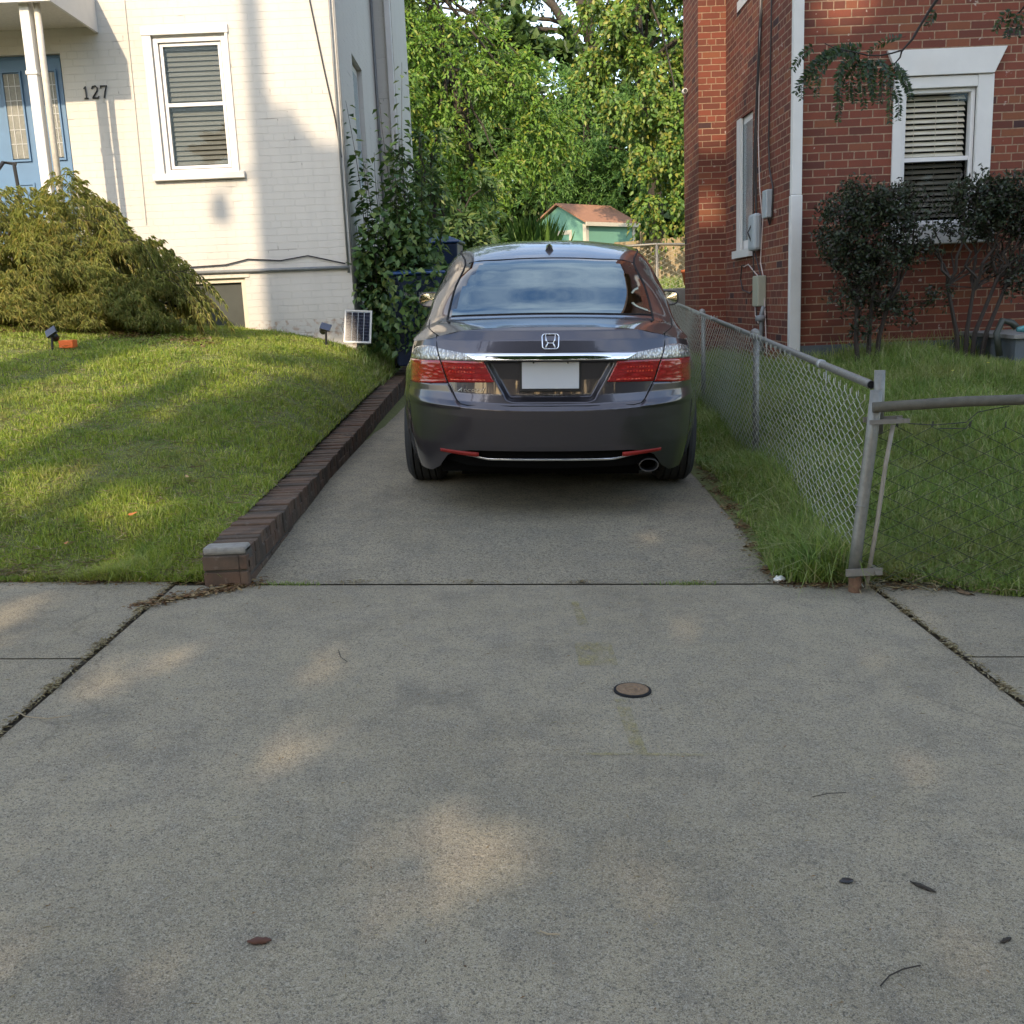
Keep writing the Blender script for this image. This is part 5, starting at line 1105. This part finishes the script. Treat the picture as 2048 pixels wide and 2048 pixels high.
for (bx, by), tp, zt in canes:
    tx, ty = tp if tp else (bx + random.uniform(-.25, .3), by + random.uniform(-.2, .1))
    pts = [(bx + (tx - bx) * t ** 1.3 + .012 * math.sin(t * 9 + bx * 30), by + (ty - by) * t, .75 + (zt - .75) * t) for t in np.linspace(0, 1, 10)]; cm.tube(pts, [.008 - .006 * i / 9 for i in range(10)], 5)
    Lc = zt - .75; nl = int(Lc / .052)
    for k in range(nl):
        t = .12 + .88 * k / nl; i_ = min(int(t * 9), 8); f_ = t * 9 - i_; p = np.array(pts[i_]) * (1 - f_) + np.array(pts[i_ + 1]) * f_; a_ = k * 2.4 + bx * 9 + random.uniform(-.4, .4)
        sc_ = 1.15 - .5 * t ** 3
        for s in (0, 1):
            if s and t > .8: continue
            aa = a_ + s * 3.0 + random.uniform(-.5, .5); Ps.append(p + np.array([math.cos(aa), math.sin(aa), 0]) * .03); Ds.append((math.cos(aa), math.sin(aa), random.uniform(-.55, .15))); Ns.append((random.uniform(-.3, .3), random.uniform(-.3, .3), 1)); Ls.append(.125 * sc_ * random.uniform(.75, 1.15))
n = 1200; X = rng.uniform(-1.62, -.62, n); Yy = rng.uniform(11.25, 12.25, n); Zz = .75 + 1.5 * rng.random(n) ** 1.15 * np.interp(X, [-1.62, -1.3, -.9, -.6], [.75, 1, 1, .75])
m5 = 330; X5 = rng.uniform(-1.3, -.64, m5); Z5 = .75 + .85 * rng.random(m5); X = np.concatenate([X, X5]); Yy = np.concatenate([Yy, rng.uniform(11.12, 11.34, m5)]); Zz = np.concatenate([Zz, Z5]); n += m5
P = np.concatenate([np.array(Ps), np.stack([X, Yy, Zz], -1)]); D = np.concatenate([np.array(Ds), rnd(n) + np.array([0, -.4, -.5])]); Nn = np.concatenate([np.array(Ns), rnd(n, .5) + np.array([0, -.3, .8])]); L_ = np.concatenate([np.array(Ls), rng.uniform(.06, .115, n)])
leaves('leaves', P, D, Nn, L_, L_ * .68, M['shrub'], se, .1, .25); cm.build('canes', M['twig'], se); adopt(se)
# lacy golden bush (weeping laceleaf)
me_ = empty('lacy_bush', (-4.1, 9.4, 1.1), 'wide mounded golden green lacy leaved bush in front of the porch of the white house', 'bush')
lob = [(-4.75, 9.75, 1.35, 1.35, 1.1, 1.05), (-3.85, 9.55, 1.45, .62, .75, 1.0), (-3.35, 9.45, 1.3, .60, .7, .68), (-3.1, 9.35, 1.2, .45, .6, .40), (-4.1, 8.95, 1.2, 1.2, .55, .62), (-5.4, 9.2, 1.3, 1.1, .8, .9), (-3.45, 9.0, 1.1, .7, .45, .38), (-4.9, 8.8, 1.2, .8, .5, .7)]
PP, DD, NN = [], [], []
for (cx, cy, cz, rx, ry, rz) in lob:
    nn = int(3000 * (rx * ry + rx * rz)); d = unit(rng.normal(0, 1, (nn, 3))); d[:, 2] = np.abs(d[:, 2]) * .95 - .12; d = unit(d); lay = 1 - .30 * rng.random((nn, 1)) ** 1.6
    lump_ = 1 + .10 * np.sin(d[:, :1] * 9 + cx * 3) * np.sin(d[:, 2:] * 8) ; p = np.array([cx, cy, cz]) + d * lay * lump_ * np.array([rx, ry, rz])
    PP.append(p); DD.append(unit(d * np.array([1, 1, .3])) * .8 + np.array([0, 0, -.75])); NN.append(d)
PP, DD, NN = map(np.concatenate, (PP, DD, NN)); k = (PP[:, 2] > z_left(PP[:, 0], PP[:, 1]) + .10) & (np.sin(PP[:, 0] * 7.3) * np.sin(PP[:, 2] * 9.1 + PP[:, 1] * 3) + .5 * np.sin(PP[:, 0] * 15 + PP[:, 2] * 13) > -.62); PP, DD, NN = PP[k], DD[k], NN[k]
Pl, Dl, Nl = [], [], []
for q in range(6):
    S = unit(np.cross(DD, NN)); ang = (q - 2.5) * .33; Pl.append(PP + rnd(len(PP), .006)); Dl.append(unit(DD) + S * ang + rnd(len(PP), .26)); Nl.append(NN + rnd(len(PP), .3))
Pl, Dl, Nl = map(np.concatenate, (Pl, Dl, Nl)); leaves('leaves', Pl, Dl, Nl, rng.uniform(.04, .075, len(Pl)), .0052, M['maple'], me_, .1, .5)
# wispy outer sprays
bs = MB(); Ps, Ds, Ns = [], [], []
for q in range(70):
    cx, cy, cz, rx, ry, rz = lob[random.choice((0, 1, 1, 1, 2, 2, 3, 3))]; th = random.uniform(-.2, 1.5); p0 = np.array([cx + rx * .85 * math.cos(th) * random.uniform(.4, 1), cy - random.uniform(0, .5) * ry, cz + rz * .88 * math.sin(max(th, .5))]); dr = np.array([random.uniform(.1, .5), random.uniform(-.3, .1), random.uniform(.0, .2)])
    pts = [tuple(p0 + dr * t + np.array([0, 0, -.38 * t * t])) for t in np.linspace(0, 1, 6)]; bs.tube(pts, .003, 4)
    for t in np.linspace(.1, 1, 12):
        p = p0 + dr * t + np.array([0, 0, -.38 * t * t])
        for w_ in range(5): Ps.append(p); Ds.append(dr * 1.2 + np.array([random.uniform(-.5, .5), random.uniform(-.5, .5), -.7])); Ns.append((0, -.5, 1))
leaves('spray_leaves', np.array(Ps), np.array(Ds), np.array(Ns, float), rng.uniform(.05, .09, len(Ps)), .008, M['maple'], me_, .1, .5)
branchy(bs, (-4.1, 9.6, 1.0), [(-4.8, 9.7, 1.9), (-3.6, 9.5, 2.1), (-3.2, 9.4, 1.6), (-4.3, 9.3, 2.0), (-5.2, 9.5, 1.7), (-2.9, 9.3, 1.3), (-3.9, 9.1, 1.5)], .03, 6, .2); bs.build('branches', M['twig'], me_); adopt(me_)
zl = lambda X, Y: z_left(X, Y)
n = 900; X = rng.uniform(-5.2, -2.4, n); Y = rng.normal(8.75, .16, n); straws('mulch_under_bush', X, Y, z_left(X, Y) + .02, rng.uniform(.02, .07, n), .02, M['drybrown'], .2)
# two clipped shrubs against the brick wall
def hedge_shrub(label, bx, by, lobes, seed, stems):
    e = empty('clipped_shrub', (bx, by, .5), label, 'shrub', 'dark clipped shrubs below the brick house window')
    g = np.random.default_rng(seed); Pq, Dq = [], []
    for (cx, cy, cz, rx, ry, rz, dens) in lobes:
        nc_ = int(600 * dens * (rx * ry + rx * rz + ry * rz)); d = unit(g.normal(0, 1, (nc_, 3))); r_ = g.random((nc_, 1)) ** .55; C = np.array([cx, cy, cz]) + d * r_ * np.array([rx, ry, rz]) * (1 + .18 * np.sin(d[:, :1] * 7) * np.cos(d[:, 2:] * 6))
        C = C[C[:, 1] < YB - .08]
        for q in range(15): Pq.append(C + g.normal(0, .028, C.shape)); Dq.append(g.normal(0, 1, C.shape) + np.array([0, -.2, .35]))
    P = np.concatenate(Pq); D = np.concatenate(Dq); leaves('leaves', P, D, g.normal(0, .7, P.shape) + np.array([0, -.3, .8]), g.uniform(.028, .05, len(P)), g.uniform(.015, .024, len(P)), M['hedge'], e, .12)
    b_ = MB(); rr_ = random.Random(seed)
    for (fx, mx_, mz, ends) in stems:
        b_.tube([(bx + fx, by, .5), (bx + fx * 1.4, by, .8), (mx_, by, mz)], [.024, .019, .014], 7)
        for ex_, ez in ends: branchy(b_, (mx_, by, mz), [(ex_, by + rr_.uniform(-.12, .12), ez)], .017, 5, -.04, .003)
    for q in range(26):
        cx, cy, cz, rx, ry, rz, _ = lobes[rr_.randrange(len(lobes))]; s_ = stems[rr_.randrange(len(stems))]; branchy(b_, (s_[1], by, s_[2]), [(cx + rr_.uniform(-.7, .7) * rx, cy + rr_.uniform(-.6, .6) * ry, cz + rr_.uniform(-.3, .8) * rz)], .010, 4, -.03, .002)
    b_.build('stems', M['twig'], e); adopt(e)
hedge_shrub('bushy dark clipped shrub, fuller to the ground, beside the white downspout', 3.06, 8.7,
    [(2.98, 8.72, 1.85, .36, .34, .24, 1.25), (3.24, 8.75, 1.80, .33, .32, .25, 1.1), (2.80, 8.72, 1.58, .22, .28, .25, 1.0), (3.05, 8.7, 1.45, .34, .3, .24, .9), (3.0, 8.7, 1.15, .28, .25, .2, .6), (3.25, 8.7, 1.02, .2, .2, .2, .5), (3.4, 8.75, 1.5, .26, .25, .16, .55), (2.98, 8.72, .85, .12, .15, .15, .4)], 21,
    [(-.08, 2.95, 1.15, [(2.8, 1.7), (2.75, 1.5), (3.0, 1.9)]), (.0, 3.08, 1.2, [(3.1, 1.9), (3.3, 1.8), (2.95, 1.8)]), (.06, 3.22, 1.1, [(3.45, 1.6), (3.5, 1.9), (3.3, 1.5)])])
hedge_shrub('open stemmed dark clipped shrub with bare branches, beside the grey window well', 3.88, 8.7,
    [(3.92, 8.75, 1.90, .32, .32, .20, 1.0), (4.25, 8.75, 1.86, .42, .32, .24, 1.2), (4.05, 8.75, 1.68, .5, .3, .16, .8), (4.5, 8.75, 1.70, .35, .3, .3, 1.0), (4.30, 8.72, 1.32, .3, .25, .14, .45), (3.62, 8.72, 1.1, .14, .15, .10, .4), (4.35, 8.7, 1.15, .2, .2, .1, .35), (4.8, 8.8, 1.85, .3, .3, .25, 1.0)], 22,
    [(-.06, 3.70, 1.2, [(3.6, 1.75), (3.5, 1.6), (3.8, 1.9)]), (.0, 3.92, 1.15, [(3.9, 1.8), (4.15, 1.85), (3.75, 1.8)]), (.05, 4.12, 1.25, [(4.3, 1.85), (4.5, 1.75), (4.2, 1.6)]), (.12, 4.2, 1.2, [(4.6, 1.8), (4.4, 1.5), (4.7, 1.9)])])
n = 420; X = rng.uniform(2.9, 4.3, n); Y = rng.uniform(8.85, 9.25, n)
blades('weeds_at_wall', X, Y, z_right(X, Y), rng.uniform(.12, .30, n), rng.uniform(.006, .012, n), .45, M['longgrass'])
p = MB()
for q in range(7):
    x, y = random.uniform(3.0, 4.3), random.uniform(7.2, 9.0); z = float(z_right(np.array(x), np.array(y))) + .13; p.lathe([(0, 0), (.014, .003), (.0, .006)], (x, y, z), 8)
tag(p.build('grass_flowers', plain('yellow_flower', (.7, .6, .08), .6)), kind='stuff')
n = 120; X = rng.normal(-1.80, .09, n); Y = rng.normal(10.95, .05, n)
blades('weeds_by_panel', X, Y, z_left(X, Y), rng.uniform(.04, .12, n), rng.uniform(.006, .014, n), .8, M['longgrass'])

# ------------------------------------------------------------------ behind the viewer: street tree (its branch hangs into view) and lamp pole, which cast the dappled shade
def lit(P):
    """True where the sun should reach the scene through gaps of the crown: P (n,3) leaf positions"""
    d = np.array(SD[:]); t = (YW - P[:, 1]) / d[1]; Wl = P + d * t[:, None]; tb = (YB - P[:, 1]) / d[1]; Bl = P + d * tb[:, None]
    wl = (Wl[:, 0] < -1.5) & (Wl[:, 2] > 1.0); x, z = Wl[:, 0], Wl[:, 2]
    r = wl & ((x < -2.50) | ((z > 2.85 + 1.1 * (x + 1.7) * -1 * (x < -2.0) * .6) & (x < -1.4)) | ((np.abs(x + 2.32) < .07) & (z < 1.75)))
    xb, zb = Bl[:, 0], Bl[:, 2]; wb = ~wl & (xb > 2.45) & (zb > .55)
    r |= wb & ((zb > 3.35 + .0 * xb) & (np.abs(xb - 3.0) < .30)); r |= wb & (np.hypot(xb - 3.80, zb - 3.02) < .10); r |= wb & (np.hypot(xb - 3.25, zb - 2.62) < .07); r |= wb & (zb > 4.5)
    # chimney front further back
    tc_ = (12.2 - P[:, 1]) / d[1]; Cl = P + d * tc_[:, None]; r |= ~wl & (Cl[:, 0] > 2.1) & (Cl[:, 0] < 2.62) & ((Cl[:, 2] > 3.1) | (np.abs(Cl[:, 2] - 2.2) < .25))
    # far yard
    tf = (15. - P[:, 1]) / d[1]; Fl = P + d * tf[:, None]; r |= ~wl & ~wb & (Fl[:, 2] > 1.2)
    g = ~wl & ~wb; zg = np.full(len(P), .1)
    for _ in range(4):
        tg = (zg - P[:, 2]) / d[2]; G = P + d * tg[:, None]; zg = np.where((G[:, 0] < -1.28) & (G[:, 1] > 4.25), z_left(np.minimum(G[:, 0], -1.28), np.clip(G[:, 1], 4.3, 12)), z_dr(G[:, 0], np.clip(G[:, 1], -1, 13)))
    gx, gy = G[:, 0], G[:, 1]; u = gy - 4.33 * (gx + 4.5)    # bands follow the sun's track over the ground
    wob = .35 * np.sin(gy * 1.3 + gx) ; xs_ = gx - .231 * gy + .05 * wob
    lawn = g & (gx < -1.28) & (gy > 4.25)
    r |= lawn & ((xs_ < -5.0) | ((xs_ > -4.80 + .1 * wob) & (xs_ < -3.95) & (gy > 5.0)) | ((gy > 6.2) & (xs_ > -3.8) & (xs_ < -3.55)) | ((gy > 8.2) & (gy < 9.0) & (xs_ < -3.9) & (xs_ > -4.8)))
    r |= lawn & (np.hypot((gx + 1.84) * 1.2, (gy - 4.98)) < .36); r |= lawn & (np.hypot((gx + 2.42), (gy - 5.2) * .8) < .27); r |= lawn & (np.hypot((gx + 1.95), (gy - 7.6) * .35) < .24) 
    for cx, cy, rx, ry, a in ((-.61, 2.62, .10, .20, .2), (-.15, 2.08, .15, .24, .2), (-.60, 3.45, .03, .10, .2), (-1.27, 3.12, .08, .18, .2), (-1.95, 3.85, .10, .25, .2), (-1.0, 1.75, .06, .1, .2)):
        dx, dy = gx - cx, gy - cy; X2 = dx - a * dy; r |= g & (((X2 / (rx + .06)) ** 2 + (dy / (ry + .12)) ** 2) < 1 + .55 * np.sin(gx * 21 + gy * 9) * np.sin(gy * 17))
    gs = np.random.default_rng(77)
    for _ in range(85):
        cx, cy, rr_ = gs.uniform(-4.5, 2.2), gs.uniform(1.3, 9), gs.uniform(.05, .15)
        r |= g & ((((gx - cx - .2 * (gy - cy)) / rr_) ** 2 + ((gy - cy) / (rr_ * 1.5)) ** 2) < 1)
    for _ in range(30):
        cx, cz, rr_ = gs.uniform(2.6, 5.0), gs.uniform(.8, 4.2), gs.uniform(.04, .09)
        r |= wb & (np.hypot(xb - cx, zb - cz) < rr_)
    return r
te = empty('street_tree', (.8, -6.5, -.2), 'street tree overhanging the sidewalk, its feathery leafy branch hanging before the red brick wall', 'tree')
g = np.random.default_rng(5); nL = 27000
# crown volume: box-sheared ellipsoids
lobs = [(-1.5, -6.3, 7.5, 4.8, 2.2, 3.6), (1.5, -6.5, 9.5, 3.8, 2.3, 4.2), (-3.5, -6.2, 10.5, 3.6, 2.2, 3.6), (-1., -5.5, 5.6, 3.8, 1.8, 1.7), (-5.2, -6, 12.0, 1.9, 1.8, 2.4), (-.5, -6.5, 13, 3.5, 2, 2.4), (3.0, -6.5, 6.8, 2.5, 2.0, 2.8), (-6.3, -6, 8.2, 1.4, 1.5, 1.8), (-6.1, -6, 11.9, 1.1, 1.4, 1.6), (-6.1, -5.5, 12.1, .9, 1.2, 1.3)]
Pq = []
for (cx, cy, cz, rx, ry, rz) in lobs:
    m_ = int(nL * (rx * rz) / 60); d = unit(g.normal(0, 1, (m_, 3))) * g.random((m_, 1)) ** .33; Pq.append(np.array([cx, cy, cz]) + d * np.array([rx, ry, rz]))
P = np.concatenate(Pq); P = P[P[:, 2] > 3.6]; 
Pl = np.concatenate([P + g.normal(0, .13, P.shape) for _ in range(4)]); keep = ~lit(Pl); 
thin = g.random(len(Pl)) < .97; Pl = Pl[keep & thin]
leaves('crown', Pl, g.normal(0, 1, Pl.shape) + np.array([0, 0, -.4]), g.normal(0, 1, Pl.shape) + np.array([0, -.5, .3]), g.uniform(.13, .22, len(Pl)), g.uniform(.09, .14, len(Pl)), M['street'], te)
tk = MB(); tk.tube([(.8, -6.5, -.6), (.8, -6.5, 2.2), (.6, -6.5, 4.5), (.3, -6.5, 8), (.2, -6.5, 12)], [.28, .24, .2, .14, .05], 14); tk.build('trunk', M['bark'], te, True)
bb = MB(); branchy(bb, (.7, -6.5, 3.6), [(3.6, -6.2, 7), (-2.2, -6, 6.5), (-4.5, -6, 9.5)], .09, 6, .1); branchy(bb, (.3, -6.5, 7.5), [(-5.5, -6, 12), (3.5, -6.5, 10.5), (-2.5, -6.5, 12.5)], .06, 6, .05); bb.build('limbs', M['bark'], te, True)
hb = MB()
hb.tube([(.8, -6.4, 3.2), (2.2, -3.0, 5.4), (3.2, .6, 4.6), (2.4, 2.8, 3.3), (1.80, 3.8, 2.52), (1.60, 4.0, 2.19), (1.558, 4.0, 2.125), (1.535, 4.0, 2.086), (1.497, 4.0, 2.046), (1.492, 4.0, 2.025), (1.471, 4.0, 2.003)], [.05, .035, .025, .016, .009, .0055, .005, .0045, .0036, .003, .002], 7)
hb.tube([(1.499, 4.0, 2.05), (1.452, 3.98, 2.036), (1.407, 3.97, 2.028), (1.361, 3.96, 2.028), (1.3, 3.96, 2.044), (1.245, 3.97, 2.059), (1.208, 3.98, 2.079)], [.0035, .003, .0028, .0026, .0022, .0018, .0015], 6)
hb.tube([(2.4, 2.8, 3.3), (2.15, 3.5, 2.62), (2.0, 3.9, 2.28), (1.92, 4.0, 2.16)], [.012, .008, .005, .003], 6)
LV = [[(1.36, 2.062), (1.281, 2.071), (1.224, 2.047), (1.173, 2.012), (1.143, 1.973), (1.117, 1.923)], [(1.33, 2.052), (1.258, 2.043), (1.216, 2.016), (1.189, 1.972), (1.177, 1.932), (1.175, 1.889)], [(1.345, 2.051), (1.283, 2.008), (1.259, 1.969), (1.254, 1.923), (1.252, 1.877)],
 [(1.346, 2.04), (1.302, 1.979), (1.288, 1.928), (1.286, 1.87), (1.281, 1.815)], [(1.361, 2.031), (1.326, 1.978), (1.321, 1.926), (1.325, 1.892)], [(1.376, 2.03), (1.347, 1.983), (1.352, 1.925), (1.363, 1.85)], [(1.376, 2.03), (1.362, 1.988), (1.37, 1.942), (1.383, 1.898)],
 [(1.392, 2.026), (1.405, 1.986), (1.413, 1.937), (1.423, 1.893)], [(1.407, 2.029), (1.427, 1.974), (1.435, 1.893), (1.434, 1.835), (1.436, 1.789)], [(1.438, 2.013), (1.442, 1.962), (1.45, 1.915), (1.442, 1.881)], [(1.471, 2.003), (1.485, 1.96), (1.512, 1.901), (1.516, 1.861), (1.516, 1.814)],
 [(1.472, 2.001), (1.514, 1.996), (1.552, 1.975), (1.575, 1.934), (1.585, 1.901)], [(1.478, 1.992), (1.509, 1.959), (1.526, 1.918), (1.53, 1.901)], [(1.269, 2.065), (1.209, 2.036), (1.167, 1.995), (1.137, 1.951), (1.135, 1.899)], [(1.178, 2.077), (1.142, 2.056), (1.115, 2.026), (1.097, 1.998)],
 [(1.511, 2.095), (1.474, 2.103), (1.444, 2.09), (1.424, 2.073)], [(1.392, 2.021), (1.381, 1.987), (1.363, 1.953), (1.365, 1.89)], [(1.447, 2.007), (1.467, 1.966), (1.467, 1.949)],
 [(1.92, 2.16), (1.90, 2.14), (1.885, 2.10), (1.88, 2.075)], [(1.90, 2.17), (1.865, 2.15), (1.845, 2.12), (1.838, 2.10)], [(1.93, 2.17), (1.925, 2.12), (1.92, 2.08)], [(1.62, 2.19), (1.60, 2.15), (1.585, 2.13)], [(1.34, 2.045), (1.30, 2.02), (1.275, 1.985), (1.268, 1.95)], [(1.40, 2.03), (1.392, 1.98), (1.395, 1.92), (1.402, 1.87)], [(1.30, 2.055), (1.25, 2.05), (1.205, 2.02), (1.17, 1.98), (1.155, 1.93)]]
Ps, Ds, Ns, Ls = [], [], [], []; ra = MB()
for i, q in enumerate(LV):
    yo = random.uniform(-.10, .14) if i < 18 else 0; C = crs(np.array(q), 10); Ln = np.concatenate([[0], np.cumsum(np.hypot(*np.diff(C, axis=0).T))]); sc_ = (4 + yo) / 4
    if yo: 
        pass
    pts3 = [((x), 4 + yo * min(1, l_ / .08), 1.2 + (z - 1.2)) for (x, z), l_ in zip(C, Ln)]; hb.tube(pts3[::3] + [pts3[-1]], .0009, 4)
    for l_ in np.arange(.010, Ln[-1], .0065):
        j = np.searchsorted(Ln, l_) - 1; t = (l_ - Ln[j]) / (Ln[j + 1] - Ln[j]); p = np.array(pts3[j]) * (1 - t) + np.array(pts3[j + 1]) * t; dr = unit(np.array(pts3[j + 1]) - np.array(pts3[j])); sd = unit(np.cross(dr, np.array([.25 * math.sin(i), -1, .1])))
        for s in (-1, 1): Ps.append(p); Ds.append(sd * s + dr * .55 + rng.normal(0, .22, 3)); Ns.append(np.array([0, -1, .4]) + rng.normal(0, .5, 3)); Ls.append(.027 * (1 - .35 * l_ / Ln[-1]) * random.uniform(.8, 1.1))
Ls = np.array(Ls); leaves('hanging_leaves', np.array(Ps), np.array(Ds), np.array(Ns), Ls, Ls * .46, M['locust'], te, .08); hbo = hb.build('hanging_branch', M['twig'], te, True); adopt(te)
# trees and hedges across the street, behind the viewer: they close off the low sky and show in the car's paint
P, D, Nn, ll, lw_, _ = clump_leaves([(x, -24 + 1.5 * math.sin(x), 4.6 + 1.2 * math.sin(x * 1.7), 4.6, 2.2, 5.2 + 1.3 * math.cos(x * .9)) for x in (-38, -31, -24, -17.5, -11, -5, 1, 7.5, 14, 21, 28, 35)], .32, .75, .5, 6, 1.6, .4, 31, .6)
tag(leaves('woods_across_street', P, D, Nn, ll, lw_, M['tdark']), kind='stuff')
# utility pole with a small lamp arm, whose shadow lies on the white wall
pe = empty('utility_pole', (-5.5, -1.5, -.2), 'wooden utility pole with a small lamp arm whose shadow falls on the white wall', 'utility pole')
p = MB(); p.tube([(-5.52, -1.5, -.5), (-5.5, -1.5, 13.0)], [.135, .10], 14); p.build('pole', M['bark'], pe, True)
p = MB(); p.tube([(-5.52, -1.5, 10.15), (-5.75, -1.45, 10.05), (-5.95, -1.4, 9.85)], .022, 8); p.build('lamp_arm', M['gal'], pe, True)
p = MB(); p.lathe([(0, .14), (.06, .13), (.11, .0), (.10, -.12), (0, -.14)], (-5.98, -1.4, 9.68), 14); p.build('lamp_head', M['boxgrey'], pe, True)
p = MB(); p.box(-6.7, -4.3, -1.62, -1.52, 12.2, 12.32); p.build('crossarm', M['bark'], pe); adopt(pe)
